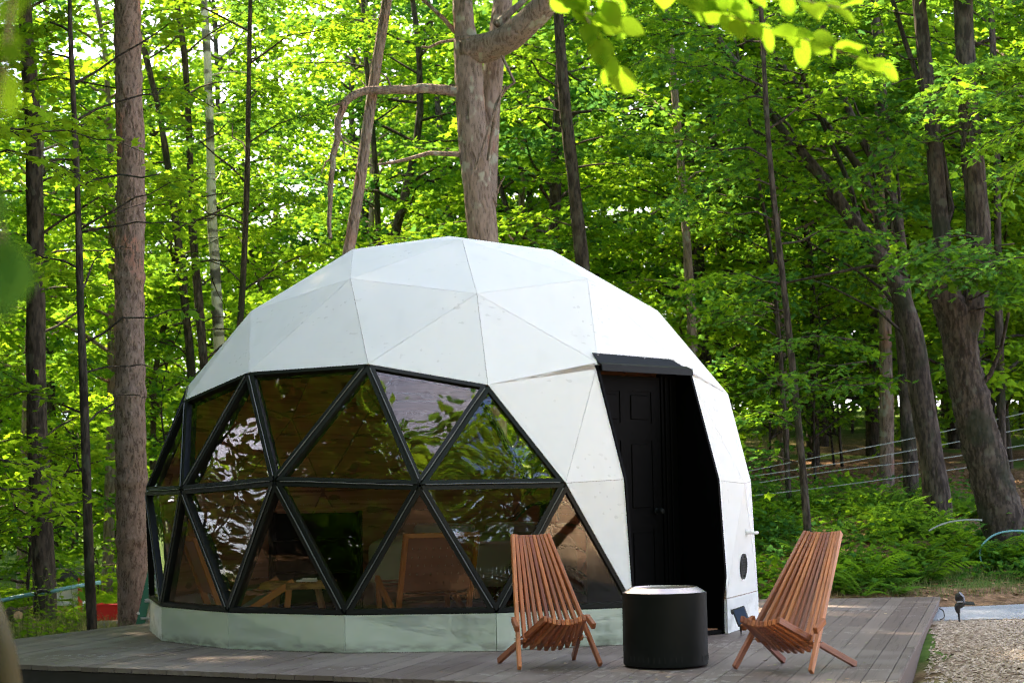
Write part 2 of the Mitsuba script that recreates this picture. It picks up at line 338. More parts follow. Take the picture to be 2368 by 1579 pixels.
for k in range(len(cs)):
    p, q = cs[k], cs[(k + 1) % len(cs)]; d = unit(q - p); nin = np.array([-d[1], d[0]])
    if nin @ (cc - p) < 0: nin = -nin
    p, q = p + nin * .03 + d * .06, q + nin * .03 - d * .06
    m = (p + q) / 2; zb = -.62
    mm = box((np.linalg.norm(q - p), .035, -.036 - zb), (m[0], m[1], (-.036 + zb) / 2), (np.r_[d, 0], np.r_[nin, 0], [0, 0, 1]))
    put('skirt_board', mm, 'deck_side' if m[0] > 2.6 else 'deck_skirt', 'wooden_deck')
put('joist', box((3.2, .05, .14), (-.3, 15.6, -.12)), 'deck_skirt', 'wooden_deck')

# ================================================================ geodesic dome
def geodesic(n=3):
    v = [(0, 0, 1.)]; z, q = 1 / math.sqrt(5), 2 / math.sqrt(5)
    v += [(q * math.cos(k * 2 * math.pi / 5), q * math.sin(k * 2 * math.pi / 5), z) for k in range(5)]
    v += [(q * math.cos((k + .5) * 2 * math.pi / 5), q * math.sin((k + .5) * 2 * math.pi / 5), -z) for k in range(5)] + [(0, 0, -1.)]
    V = np.array(v); fs = []
    for k in range(5):
        a, b, c, d = 1 + k, 1 + (k + 1) % 5, 6 + k, 6 + (k + 1) % 5
        fs += [(0, a, b), (a, c, b), (b, c, d), (11, d, c)]
    pts, idx, tris = [], {}, []
    def add(p):
        p = p / np.linalg.norm(p); k = tuple(np.round(p, 5) + 0.)
        if k not in idx: idx[k] = len(pts); pts.append(p)
        return idx[k]
    for a, b, c in fs:
        g = {(i, j): add((V[a] * (n - i - j) + V[b] * i + V[c] * j) / n) for i in range(n + 1) for j in range(n + 1 - i)}
        for i in range(n):
            for j in range(n - i):
                tris.append((g[i, j], g[i + 1, j], g[i, j + 1]))
                if i + j < n - 1: tris.append((g[i + 1, j], g[i + 1, j + 1], g[i, j + 1]))
    return np.array(pts), tris
P0, TR = geodesic(); RD = 2.75; CD = np.array([-.558018, 15.665148, .765]); a_ = math.radians(-81.4022654525512)
UNIT = P0 @ np.array([[math.cos(a_), -math.sin(a_), 0], [math.sin(a_), math.cos(a_), 0], [0, 0, 1]]).T
DV = UNIT * RD + CD
low = np.where((P0[:, 2] < -.15) & (P0[:, 2] > -.2))[0]; KW = .285
DV[low, 2] = KW
for i, d in {8: (.02, 0, 0), 3: (.031, 0, .011), 12: (-.021, 0, -.023), 85: (-.031, 0, .007), 5: (.03, 0, 0), 74: (.032, 0, 0), 76: (.034, 0, 0), 84: (-.017, 0, -.011)}.items(): DV[i] += d
tris = [t for t in TR if DV[list(t)][:, 2].min() > .2]
WINS = [frozenset(t) for t in [(71, 73, 66), (73, 84, 66), (73, 85, 84), (85, 83, 84), (85, 86, 83), (86, 9, 83), (86, 10, 9),
        (71, 76, 73), (73, 76, 74), (73, 74, 85), (85, 74, 87), (85, 87, 86), (86, 87, 88), (86, 88, 10), (10, 88, 13), (30, 37, 51), (30, 35, 37), (30, 51, 50), (71, 72, 76), (68, 71, 66)]]
GD = thing('geodesic_dome', 'white geodesic dome cabin with black-framed triangular windows and a black door', 'dome cabin')
ND, TD = np.array([.702, -.712, 0]), np.array([.712, .702, 0])                 # the door looks along ND; TD runs along its width
def dloc(t, n, z): return CD * [1, 1, 0] + TD * t + ND * n + np.array([0, 0, z])
DAX = (TD, ND, np.array([0, 0, 1.]))
HL, HR, HT = -.575, .585, 2.165
CUT = to_man(box((HR - HL, 1.5, HT + .3), dloc((HL + HR) / 2, 2.55, (HT - .3) / 2), (TD, -ND, np.array([0, 0, 1.]))))
def cut(m):
    c = to_man(m) - CUT
    return None if c.is_empty() or c.volume() < 1e-6 else from_man(c)
def tri_frame(A, B, C, o):
    n = unit(np.cross(B - A, C - A))
    if n @ ((A + B + C) / 3 - o) < 0: B, C = C, B; n = -n
    x = unit(B - A); y = np.cross(n, x)
    return A, B, C, n, x, y
def inset(pts, e):
    p = Polygon(pts).buffer(-e, join_style=2, mitre_limit=20); q = np.array(p.exterior.coords)[:-1]
    return q
def lift(q, A, x, y, n, h): return A + q[:, :1] * x + q[:, 1:] * y + n * h
edge_kind = {}
for t in tris:
    win = frozenset(t) in WINS
    A, B, C, n, x, y = tri_frame(*DV[list(t)], CD)
    q2 = np.array([[(p - A) @ x, (p - A) @ y] for p in (A, B, C)])
    for a, b in ((0, 1), (1, 2), (2, 0)): edge_kind.setdefault(frozenset((t[a], t[b])), []).append(win)
    cen = (A + B + C) / 3
    if win:
        w = key_of('window', GD)
        o_, i_ = Polygon(inset(q2, .006)), Polygon(inset(q2, .035))
        ring = trimesh.creation.extrude_polygon(o_.difference(i_), .06, engine='earcut'); M = np.eye(4); M[:3, :3] = np.array([x, y, n]).T; M[:3, 3] = A - n * .045
        ring.apply_transform(M); put('frame', ring, 'black_frame', w)
        g = inset(q2, .029); N = 20; gp, gi, gf = [], {}, []
        for i in range(N + 1):
            for j in range(N + 1 - i):
                gi[i, j] = len(gp); gp.append((g[0] * (N - i - j) + g[1] * i + g[2] * j) / N)
        for i in range(N):
            for j in range(N - i):
                gf.append((gi[i, j], gi[i + 1, j], gi[i, j + 1]))
                if i + j < N - 1: gf.append((gi[i + 1, j], gi[i + 1, j + 1], gi[i, j + 1]))
        gp = lift(np.array(gp), A, x, y, n, -.012); k = meshkit.fbm(gp * [2.2, 2.2, 1.6] + 5, 2, 3) - .5; k2 = meshkit.noise(gp * 5.0, 8) - .5
        k3 = meshkit.noise(gp @ np.array([[9, 0, 0], [0, 9, 0], [14, 3, 4.]]).T, 4) - .5
        put('pane', mk(gp + n * (k * .0055 + k2 * .0005 + k3 * .0002)[:, None], gf), 'window_glass', w, smooth=True)
    else:
        o_ = inset(q2, .0013); i_ = inset(q2, .012)
        pm = trimesh.convex.convex_hull(np.vstack([lift(o_, A, x, y, n, .004 if cen[2] > .9 else 0.002), lift(o_, A, x, y, n, -.002), lift(i_, A, x, y, n, -.02)]))
        if (cen - CD) @ ND > 1.6: pm = cut(pm)
        if pm is not None: put('panel', pm, 'white_coating', GD)
        # boards inside, and lining
        if cen[1] > 15.1 and cen[2] < 3.0 and not ((cen - CD) @ ND > 1.7):
            tri3 = Polygon(inset(q2, .02)); hz = np.array([0, 0, 1.]) - n * n[2]; hz = unit(hz) if np.linalg.norm(hz) > .2 else y
            v2 = np.array([hz @ x, hz @ y]); u2 = np.array([-v2[1], v2[0]]); sv = q2 @ v2
            if True:
                lin = key_of('lining', GD); bw = .145
                for b0 in np.arange(math.floor(sv.min() / bw) * bw, sv.max(), bw):
                    st = Polygon([tuple(v2 * (b0 + .0008) + u2 * -3), tuple(v2 * (b0 + .0008) + u2 * 3), tuple(v2 * (b0 + bw - .0008) + u2 * 3), tuple(v2 * (b0 + bw - .0008) + u2 * -3)]).intersection(tri3)
                    if st.is_empty or st.area < .003 or st.geom_type != 'Polygon': continue
                    m = trimesh.creation.extrude_polygon(st, .016, engine='earcut'); qq = np.array(m.vertices); M = np.eye(4); M[:3, :3] = np.array([x, y, n]).T; M[:3, 3] = A - n * .095; m.apply_transform(M)
                    tone += 1; put('plank', m, 'pine_board', lin, uv=np.stack([qq[:, :2] @ u2 + 5 + 20 * tone, qq[:, :2] @ v2], 1))
        else:
            m = trimesh.convex.convex_hull(np.vstack([lift(inset(q2, .03), A, x, y, n, -.085), lift(inset(q2, .03), A, x, y, n, -.095)]))
            if (cen - CD) @ ND > 1.6: m = cut(m)
            if m is not None:
                qq = np.array(m.vertices); put('lining', m, 'pine_board', GD, uv=np.stack([qq @ x + 4, qq @ y], 1))
# struts along the edges, a wavy bead of caulk where two windows meet
r = np.random.default_rng(8)
for e, wins in edge_kind.items():
    a, b = sorted(e); A, B = DV[a], DV[b]; d = unit(B - A); o = unit((A + B) / 2 - CD)
    m = bar(A - o * .05 + d * .012, B - o * .05 - d * .012, .042, .088, o, .002)
    if ((A + B) / 2 - CD) @ ND > 1.6: m = cut(m)
    if m is not None: put('frame_strut', m, 'black_frame' if any(wins) else 'strut_wood', GD)
    if all(wins) and len(wins) == 2 and ((A + B) / 2)[1] < 15:
        n = 14; t = np.linspace(.04, .96, n)[:, None]; side = np.cross(d, o)
        path = A * (1 - t) + B * t + o * .019 + side * np.cumsum(r.normal(0, .0011, (n, 1)), 0)
        put('caulk_bead', tmesh(path, .0046 + r.uniform(-.001, .0014, n), 6, 30), 'caulk', GD, smooth=True)
# knee wall
ring = [i for i in low]; ring.sort(key=lambda i: math.atan2(DV[i, 1] - CD[1], DV[i, 0] - CD[0]))
kw = key_of('knee_wall', GD)
for a, b in zip(ring, ring[1:] + ring[:1]):
    A, B = DV[a].copy(), DV[b].copy(); d = unit(B - A); o = unit(np.array([*((A + B) / 2 - CD)[:2], 0]))
    A, B = A + d * .002 + o * .006, B - d * .002 + o * .006; L = np.linalg.norm(B - A)
    m = cbox((L, .03, KW - .008), ((A + B) / 2) * [1, 1, 0] + np.array([0, 0, (KW - .004) / 2]) - o * .015, (d, np.cross([0, 0, 1.], d), [0, 0, 1.]), .002)
    if ((A + B) / 2 - CD) @ ND > 1.6: m = cut(m)
    if m is None: continue
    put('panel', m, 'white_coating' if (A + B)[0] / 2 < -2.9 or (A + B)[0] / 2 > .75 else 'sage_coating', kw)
fl = [tuple(DV[i][:2] * .97 + CD[:2] * .03) for i in ring]
m = trimesh.creation.extrude_polygon(Polygon(fl), .03, engine='earcut'); m.apply_translation([0, 0, .012]); put('interior_floor', m, 'floor_wood', GD)
# door
ds = key_of('door_surround', GD)
prof = [(2.325, HT), (2.60, 1.25), (2.648, .46), (2.612, .285), (2.612, .002), (2.17, .002), (2.17, HT)]
for side, tt in ((HL + .012, .024), (HR - .012, .024)):
    m = trimesh.creation.extrude_polygon(Polygon([(a, b) for a, b in prof]), tt, engine='earcut'); m.apply_translation([0, 0, -tt / 2])
    M = np.eye(4); M[:3, :3] = np.array([ND, [0, 0, 1.], np.cross(ND, [0, 0, 1.])]).T; M[:3, 3] = dloc(side, 0, 0); m.apply_transform(M); put('side_board', m, 'black_paint', ds)
put('head_board', box((HR - HL - .05, .12, .03), dloc((HL + HR) / 2, 2.235, HT - .016), (TD, -ND, np.array([0, 0, 1.]))), 'black_paint', ds)
put('sill_board', box((HR - HL - .05, .43, .03), dloc((HL + HR) / 2, 2.39, .02), (TD, -ND, np.array([0, 0, 1.]))), 'black_paint', ds)
DL, DR, DN = -.53, .36, 2.15
put('jamb', box((HR - .026 - DR - .008, .05, 2.13), dloc((HR - .026 + DR + .008) / 2, 2.155, 1.07), (TD, -ND, np.array([0, 0, 1.]))), 'black_paint', ds)
for k, tj in enumerate((DR + .05, DR + .115)): put('trim_strip', cbox((.018, .018, 2.1), dloc(tj, 2.188, 1.06), (TD, -ND, np.array([0, 0, 1.]))), 'black_paint', ds)
dr_ = key_of('door', GD); slab = to_man(cbox((DR - DL, .045, 2.06), dloc((DL + DR) / 2, DN, 1.075), (TD, -ND, np.array([0, 0, 1.]))))
wd = (DR - DL - .11 * 2 - .10) / 2; raised = []
for c0 in (DL + .11 + wd / 2, DR - .11 - wd / 2):
    for z0, z1 in ((.28, .86), (1.0, 1.58), (1.72, 1.98)):
        slab -= to_man(box((wd, .03, z1 - z0), dloc(c0, DN + .03, (z0 + z1) / 2), (TD, -ND, np.array([0, 0, 1.]))))
        raised.append((wd - .06, z1 - z0 - .06, c0, (z0 + z1) / 2))
put('slab', from_man(slab), 'black_paint', dr_)
for a, b, c0, z0 in raised: put('raised_panel', cbox((a, .016, b), dloc(c0, DN + .016, z0), (TD, -ND, np.array([0, 0, 1.])), .008), 'black_paint', dr_)
hz = 1.0; hc = DR - .085
put('handle', cat_([lathe([(0, 0), (.027, 0), (.027, .012), (.012, .016), (.011, .045), (.026, .05), (.028, .065), (.02, .078), (0, .08)], 24).apply_transform(np.r_[np.c_[np.array([TD, np.cross(ND, TD), ND]).T, dloc(hc, DN + .022, hz)], [[0, 0, 0, 1]]])]), 'black_steel', dr_, smooth=40)
# canopy over the door
can = key_of('door_canopy', GD)
A, B, C, n, x, y = tri_frame(DV[8], DV[6], DV[5], CD); ex = unit(DV[6] - DV[8]); ey = np.cross(n, ex); ey = ey if ey[2] > 0 else -ey
q = [DV[8] + ex * .0 - ey * .01, DV[6] - ex * .0 - ey * .01, DV[6] - ex * .13 + ey * .085, DV[8] - ex * .0 + ey * .10]
put('flashing', quad([p + n * .012 for p in q], .006, n), 'black_steel', can)
prof = [(2.28, 2.20), (2.355, 2.172), (2.362, 2.118), (2.35, 2.116), (2.345, 2.16), (2.28, 2.186)]
m = trimesh.creation.extrude_polygon(Polygon(prof), 1.12, engine='earcut'); M = np.eye(4); M[:3, :3] = np.array([ND, [0, 0, 1.], np.cross(ND, [0, 0, 1.])]).T; M[:3, 3] = dloc(0, 0, 0) - np.cross(ND, [0, 0, 1.]) * .575; m.apply_transform(M)
put('drip_lip', m, 'black_steel', can)
for s in (.04, .56, .9):
    p = DV[8] + ex * s * 1.1 + ey * (.075) + n * .014; m = trimesh.creation.icosphere(1, .007); m.apply_translation(p); put('screw', m, 'steel', can, smooth=True)
# round vent, pipe stub
A, B, C, n, x, y = tri_frame(DV[12], DV[14], DV[19], CD); vc = np.array([1.92, 14.69, .52]); vc = vc + n * ((A - vc) @ n + .004)
ux = unit(np.cross([0, 0, 1.], n)); uy = np.cross(n, ux); VM = np.r_[np.c_[np.array([ux, uy, n]).T, vc], [[0, 0, 0, 1]]]
vent = key_of('round_vent', GD)
put('rim', lathe([(.088, 0), (.088, .012), (.106, .012), (.108, 0), (.088, 0)], 40).apply_transform(VM), 'black_plastic', vent)
put('back_plate', lathe([(0, .001), (.09, .001), (.09, .003), (0, .003)], 32).apply_transform(VM), 'dark_void', vent)
for k in range(7):
    h = -.066 + .022 * k; w = math.sqrt(.088 ** 2 - h * h) * 2
    s = cbox((w, .012, .004), (0, h, .009)); s.apply_transform(VM); put('slat', s, 'black_plastic', vent)
pb = np.array([1.97, 14.77, .80]); pb = pb + n * ((A - pb) @ n); put('pipe_stub', cat_([tmesh([pb - n * .01, pb + n * .06, pb + n * .075 + ux * .10], .014, 10, 12), cbox((.04, .06, .012), pb + n * .006, (ux, uy, n))]), 'white_paint', GD, smooth=40)
# ================================================================ slatted folding chairs
def stick_chair(o, ang, label, seed):
    """one slatted folding chair: eleven back sticks that fan out downwards, ten seat sticks that fan out backwards"""
    t = thing('folding_chair', label, 'chair', 'slatted wooden folding chairs on the deck')
    f = np.array([math.sin(ang), -math.cos(ang), 0]); rr = np.array([math.cos(ang), math.sin(ang), 0]); O = np.array([o[0], o[1], 0])
    L = lambda x, y, z: O + rr * x + f * y + np.array([0, 0, z])
    g = np.random.default_rng(seed); tn = [seed * 40]
    def stick(name, p, q, w, h, hint):
        tn[0] += 1; m, uv = bar_uv(p, q, w, h, hint, tn[0], .003); return put(name, m, 'chair_wood', t, uv=uv)
    bdir = L(0, -.73, .87) - L(0, 0, 0); bn = unit(f * .87 + np.array([0, 0, .73]))      # towards the sitter
    sdir = L(0, .121, .346) - L(0, -.639, 0); sn = unit(np.array([0, 0, .76]) - f * .346)
    nb = 11
    for i in range(nb):
        u = 2 * i / (nb - 1) - 1; sag = 1 - u * u
        top = L(u * .129, -.73, .87) - bn * .014 * sag; foot = L(u * .281, 0, 0) - bn * .050 * sag
        if abs(u) > .99:
            stick('leg', foot + unit(top - foot) * .018 + np.array([0, 0, .006]), top, .0255, .042, bn)
        else:
            end = foot + (top - foot) * (.200 + .03 * (1 - sag) + g.normal(0, .002))
            stick('back_slat', end, top + unit(top - foot) * g.normal(0, .0015), .0245, .040, bn)
    ns = 10
    for i in range(ns):
        u = 2 * i / (ns - 1) - 1; sag = 1 - u * u
        front = L(u * .131, .121, .346) - sn * .030 * sag
        rear = L(u * (.272 if abs(u) > .99 else .30), -.639, 0) - sn * .05 * sag
        if abs(u) > .99: stick('leg', rear + unit(front - rear) * .02 + np.array([0, 0, .006]), front, .0255, .042, sn)
        else: stick('seat_slat', front + (rear - front) * (.55 + g.normal(0, .003)), front, .0265, .040, sn)
    tn[0] += 1
    n = 22; us = np.linspace(-1, 1, n)                                         # curved nosing along the packed stick ends
    for s in (-1, 1):
        stick('side_block', L(s * .259, -.235, .322), L(s * .266, -.105, .268), .030, .042, sn)
    for y, z, w in ((-.177, .215, .27), ):
        put('rod', tmesh([L(-w, y, z - .02), L(w, y, z - .02)], .005, 8), 'steel', t, smooth=True)
    return t
stick_chair((.286, 11.562), .251, 'reddish slatted folding chair in front of the dome windows, left of the black fire pit', 1)
stick_chair((1.613, 11.127), -.678, 'orange-brown slatted folding chair on the open deck, right of the black fire pit', 2)

# ================================================================ fire pit
fc = np.array([.992, 11.69, 0]); fp = thing('fire_pit', 'black round metal fire pit with a steel rim, between the two slatted chairs', 'fire pit')
put('drum', lathe([(0, .012), (.272, .012), (.281, .016), (.283, .03), (.283, .487), (.2815, .4905), (.276, .492), (.262, .492), (.262, .47), (.262, .05), (0, .05)], 96, fc), 'black_steel', fp, smooth=35)
put('rim', lathe([(.274, .4925), (.268, .496), (.225, .522), (.215, .526), (.208, .524), (.205, .515), (.205, .40), (.212, .40), (.212, .512), (.262, .490)], 96, fc), 'steel', fp, smooth=50)
for k in range(48):
    a = k * 2 * math.pi / 48 + .03
    if (k % 16) in (7, 8, 9, 10): continue
    d = np.array([math.cos(a), math.sin(a), 0])
    put('vent_slot', cbox((.009, .004, .036), fc + d * .2835 + np.array([0, 0, .062]), (np.array([-d[1], d[0], 0]), d, np.array([0, 0, 1.])), .0015), 'dark_void', fp)
# ================================================================ lamps on spikes
sl = thing('solar_light', 'small tilted black solar panel light on a spike beside the doorway', 'garden light')
def plate_axes(n, upv=(0, 0, 1)):
    n = unit(n); x = unit(np.cross(upv, n)); return x, np.cross(n, x), n
c = at(1714, 1424, 13.96); ax = plate_axes((-.15, -.9, .35), (-.32, 0, 1))
put('housing', cbox((.105, .15, .022), c, ax, .006), 'black_plastic', sl)
put('solar_cell', cbox((.088, .125, .004), c + ax[2] * .0125, ax, .001), 'solar', sl)
put('bracket', cat_([tmesh([c - ax[2] * .012, c - ax[2] * .03 - ax[1] * .07, np.array([1.80, 14.02, .10])], .012, 8), cbox((.03, .03, .05), c - ax[0] * .05 + ax[1] * .06 - ax[2] * .01, ax)]), 'black_plastic', sl)
put('spike', tmesh([(1.80, 14.02, .11), (1.80, 14.03, -.0)], [.017, .003], 8), 'black_plastic', sl)
sp = thing('spotlight', 'black garden spotlight on a spike in the pale chips right of the deck', 'garden light')
b = at(2219, 1432, 16.4); b[2] = gz(b[0], b[1]); z0 = b[2]; H = lambda u, v, dy=0: at(u, v, 16.4 + dy)
put('spike', tmesh([b - [0, 0, .06], H(2217, 1413)], [.008, .011], 8), 'black_plastic', sp)
put('body', tmesh([H(2217, 1416), H(2214, 1402), H(2224, 1394), H(2222, 1384)], [.018, .030, .036, .030], 12, 10), 'black_plastic', sp, smooth=50)
put('lamp_head', tmesh([H(2226, 1386, .03), H(2218, 1380, -.03), H(2224, 1374, -.05)], [.030, .040, .034], 14, 8), 'black_plastic', sp, smooth=50)
put('solar_arm', cbox((.10, .07, .012), H(2241, 1394), plate_axes((.1, -.3, 1), (0, 1, 0))), 'black_plastic', sp)
put('reflector', cbox((.05, .006, .015), H(2220, 1391, -.045), plate_axes((-.1, -1, .3)), .002), 'white_paint', sp)
cable = [at(2172, 1406, 16.35), at(2182, 1413, 16.3), at(2184, 1424, 16.25), at(2174, 1432, 16.2)]
tag(put('cable', tmesh(cable, .005, 6, 16), 'black_plastic', smooth=True), 'thin black cable looping out from the deck edge by the spotlight', 'cable')

# ================================================================ furniture seen through the glass
FZ = .043
def lounge_chair(x, y, ang, label, leather):
    t = thing('lounge_chair', label, 'chair', 'woven leather lounge chairs inside the dome')
    f = np.array([math.cos(ang), math.sin(ang), 0]); s = np.array([-f[1], f[0], 0]); O = np.array([x, y, FZ])
    L = lambda a, b, z: O + f * a + s * b + np.array([0, 0, z])
    for b in (-.31, .31):
        put('side_frame', bar(L(-.33, b, .0), L(.38, b, .42), .035, .055), 'orange_wood', t)
        put('back_post', bar(L(-.16, b, .02), L(-.44, b, .80), .035, .055, f), 'orange_wood', t)
        put('front_leg', bar(L(.30, b, .0), L(.34, b, .40), .035, .05, f), 'orange_wood', t)
    put('top_rail', bar(L(-.44, -.33, .79), L(-.44, .33, .79), .03, .04), 'orange_wood', t)
    p0, p1 = L(-.27, 0, .33), L(-.43, 0, .77); bk = box((.60, .008, np.linalg.norm(p1 - p0)), (p0 + p1) / 2, (s, np.cross(unit(p1 - p0), s), unit(p1 - p0)))
    m = to_man(bk)
    for i in range(5):
        for j in range(9):
            p = p0 + (p1 - p0) * (.16 + .16 * i) + s * (-.24 + .06 * j); m -= to_man(box((.007, .05, .018), p, (s, np.cross(unit(p1 - p0), s), unit(p1 - p0))))
    put('backrest', from_man(m), leather, t)
    sx = [L(-.18 + .5 * k / 7, 0, .29 + .02 * math.sin(k * 1.1) + .012 * k) for k in range(8)]
    for k in range(8):
        put('seat_strap', cbox((.055, .60, .006), sx[k], (unit(f + [0, 0, .2]), s, unit(np.cross(unit(f + [0, 0, .2]), s))), .001), leather, t)
    return t
lounge_chair(-.77, 14.76, 1.95, 'dark leather lounge chair seen from behind, in front of the bed inside the dome', 'leather')
lounge_chair(-2.32, 14.72, .35, 'pinkish woven lounge chair at the left behind the glass', 'pink_leather')
tb = thing('coffee_table', 'live-edge slab coffee table between the two lounge chairs inside the dome', 'table')
r = np.random.default_rng(4); pts = [(-.30 + .6 * k / 7, -.20 + r.uniform(-.03, .03)) for k in range(8)] + [(.30 - .6 * k / 7, .20 + r.uniform(-.03, .03)) for k in range(8)]
m = trimesh.creation.extrude_polygon(Polygon(pts), .055, engine='earcut'); m.apply_translation([-1.84, 14.72, .40]); put('slab', m, 'live_edge', tb)
for a, b in ((-.2, -.1), (.2, -.1), (-.2, .1), (.2, .1)): put('leg', bar((-1.84 + a * .8, 14.72 + b, .42), (-1.84 + a * 1.2, 14.72 + b * 1.2, FZ), .03, .03, (1, 0, 0)), 'strut_wood', tb)
tag(put('book', cbox((.17, .12, .014), (-1.76, 14.66, .464), None, .002), 'paper'), 'pale closed book lying on the coffee table', 'book')
tag(put('book', cbox((.12, .09, .012), (-1.74, 14.67, .478), None, .002), 'white_paint'), 'smaller white booklet on top of the pale book', 'book')
bd = thing('bed', 'bed with a sage green quilt inside the dome, behind the dark lounge chair', 'bed')
def soft_box(c, s, n=10, rr=.10, seed=1):
    m = trimesh.creation.box((1, 1, 1)).subdivide_to_size(.09) if False else trimesh.creation.icosphere(5); v = np.array(m.vertices); v = np.sign(v) * np.abs(v) ** .30
    v /= np.abs(v).max(0); v = v * np.array(s) / 2 + c; k = meshkit.fbm(v * [5, 5, 5.], 3, seed) - .5; return mk(v + np.c_[k, k, k] * .05, m.faces)
put('mattress', soft_box(np.array([-.38, 16.75, .52]), (1.75, 1.9, .34)), 'sheet_white', bd, smooth=True)
put('quilt', soft_box(np.array([-.40, 16.50, .55]), (1.92, 1.62, .46), seed=4), 'quilt', bd, smooth=True)
put('bed_frame', cbox((1.7, 1.9, .12), (-.4, 16.75, .27)), 'black_paint', bd)
for a, b in ((-.8, -.9), (.8, -.9), (-.8, .9), (.8, .9)): put('leg', cbox((.06, .06, .22), (-.4 + a, 16.75 + b, FZ + .11)), 'black_paint', bd)
put('pillow', soft_box(np.array([-.7, 17.3, .80]), (.6, .4, .16), seed=7), 'sheet_white', bd, smooth=True)
put('pillow', soft_box(np.array([.0, 17.3, .80]), (.6, .4, .16), seed=9), 'sheet_white', bd, smooth=True)
cb = thing('cabinet', 'black open shelf unit with a pale wooden top inside the dome, left of the bed', 'shelf')
put('top', cbox((.98, .34, .03), (-1.95, 17.05, 1.045)), 'pine_board', cb, uv=np.random.default_rng(1).uniform(4, 4.2, (len(cbox((.98, .34, .03), (0, 0, 0)).vertices), 2)))
for xx in (-2.38, -1.53): put('side', cbox((.04, .3, .98), (xx, 17.05, .53)), 'black_paint', cb)
for zz in (.12, .42, .74): put('shelf', cbox((.80, .28, .025), (-1.955, 17.05, zz)), 'black_paint', cb)
put('back', cbox((.84, .02, .95), (-1.955, 17.19, .53)), 'black_paint', cb)
# indoor conifer
pp = thing('potted_conifer', 'dark green potted conifer with drooping needle branches behind the glass, right of the bed', 'plant')
PB = np.array([.30, 13.95, FZ]); put('pot', lathe([(0, 0), (.10, 0), (.13, .24), (.115, .24), (.10, .20), (0, .20)], 24, PB), 'terracotta', pp, smooth=40)
put('stem', tmesh([PB + [0, 0, .18], PB + [-.01, .02, .9], PB + [.02, .03, 1.75]], [.014, .010, .004], 6, 16), 'dark_bark', pp, smooth=True)
def conifer(PB, seed):
    g = np.random.default_rng(seed); V, C = [], []; needles = []
    for tier in range(9):
        z = .36 + .17 * tier; ln = .52 * (1 - tier / 11)
        for k in range(6):
            a = g.uniform(0, 6.28); d = np.array([math.cos(a), math.sin(a), 0])
            if PB[1] + d[1] * ln < 13.25: ln2 = ln * .55
            else: ln2 = ln
            for t in np.linspace(.08, 1, 30):
                p = PB + [0, 0, z] + d * ln2 * t + np.array([0, 0, .10 * t - .34 * t * t * ln2 / .5])
                for s in (-1, 1):
                    sd = unit(np.array([-d[1], d[0], 0]) * s + d * .7 + [0, 0, -.55]); needles.append((p, sd, .085 * (1.15 - t * .7), d))
    for p, sd, l, d in needles:
        w = np.cross(sd, d) * .004 + np.array([0, 0, .0045]); V += [p - w, p + w, p + sd * l + w * .4]
    n = len(needles); return np.array(V), np.arange(3 * n).reshape(-1, 3), np.tile([.035, .075, .03], (3 * n, 1))
v, f, c = conifer(PB, 3); put('needles', mk(v, f), 'leaf', pp, color=c)

# ================================================================ things left of the dome
def on_ground(u, v, y): p = atd(u, v, y); p[2] = gz(p[0], p[1]); return p
lad = thing('stepladder', 'folded green stepladder with paint splashes leaning between the pine and the dome', 'ladder')
LA, LB = atd(309, 1424, 17.4), atd(352, 1300, 17.7); LA[2] = gz(LA[0], LA[1]); rx = np.array([.25, .97, 0]) * .0 + np.array([.95, -.3, 0])
for s in (0, 1):
    o = rx * .20 * s; put('rail', bar(LA + o, LB + o * .55, .085, .026, (0, 1, 0)), 'ladder_green', lad)
    put('rear_rail', bar(LA + o + [.06, .12, 0], LB + o * .55 + [0, .02, -.02], .03, .02, (0, 1, 0)), 'aluminium', lad)
for k in range(4):
    p = LA + (LB - LA) * (.18 + .2 * k); put('step', cbox((.17 - .02 * k, .07, .022), p + rx * (.08 - .008 * k) + [0, .03, 0]), 'aluminium', lad)
put('paint_tray', cbox((.12, .10, .012), atd(348, 1376, 17.3)), 'aluminium', lad)
for (u, v, s) in ((349, 1341, .035), (346, 1350, .022), (318, 1408, .015)):
    m = trimesh.creation.icosphere(2, s); q = np.array(m.vertices); q *= (1 + .6 * (meshkit.noise(q * 60, 3)[:, None] - .5)) * [1, .06, 1]; put('paint_splash', mk(q + atd(u, v, 17.38) - [0, .0, 0], m.faces), 'white_paint', lad, smooth=True)
cr = thing('crate', 'red plastic crate on a grey box, left of the big pine trunk', 'crate')
c = on_ground(265, 1412, 19.6); hw = .17
put('base_box', cbox((.36, .3, .16), c + [0, 0, .08]), 'grey_paint', cr)
for nm, s, o in (('side', (.36, .012, .17), (0, -.15, .25)), ('side', (.36, .012, .17), (0, .15, .25)), ('side', (.012, .29, .17), (-.174, 0, .25)), ('side', (.012, .29, .17), (.174, 0, .25)), ('rim', (.38, .02, .025), (0, -.158, .335)), ('rim', (.02, .32, .025), (-.182, 0, .335)), ('rim', (.02, .32, .025), (.182, 0, .335))):
    put(nm, cbox(s, c + np.array(o)), 'red_plastic', cr)
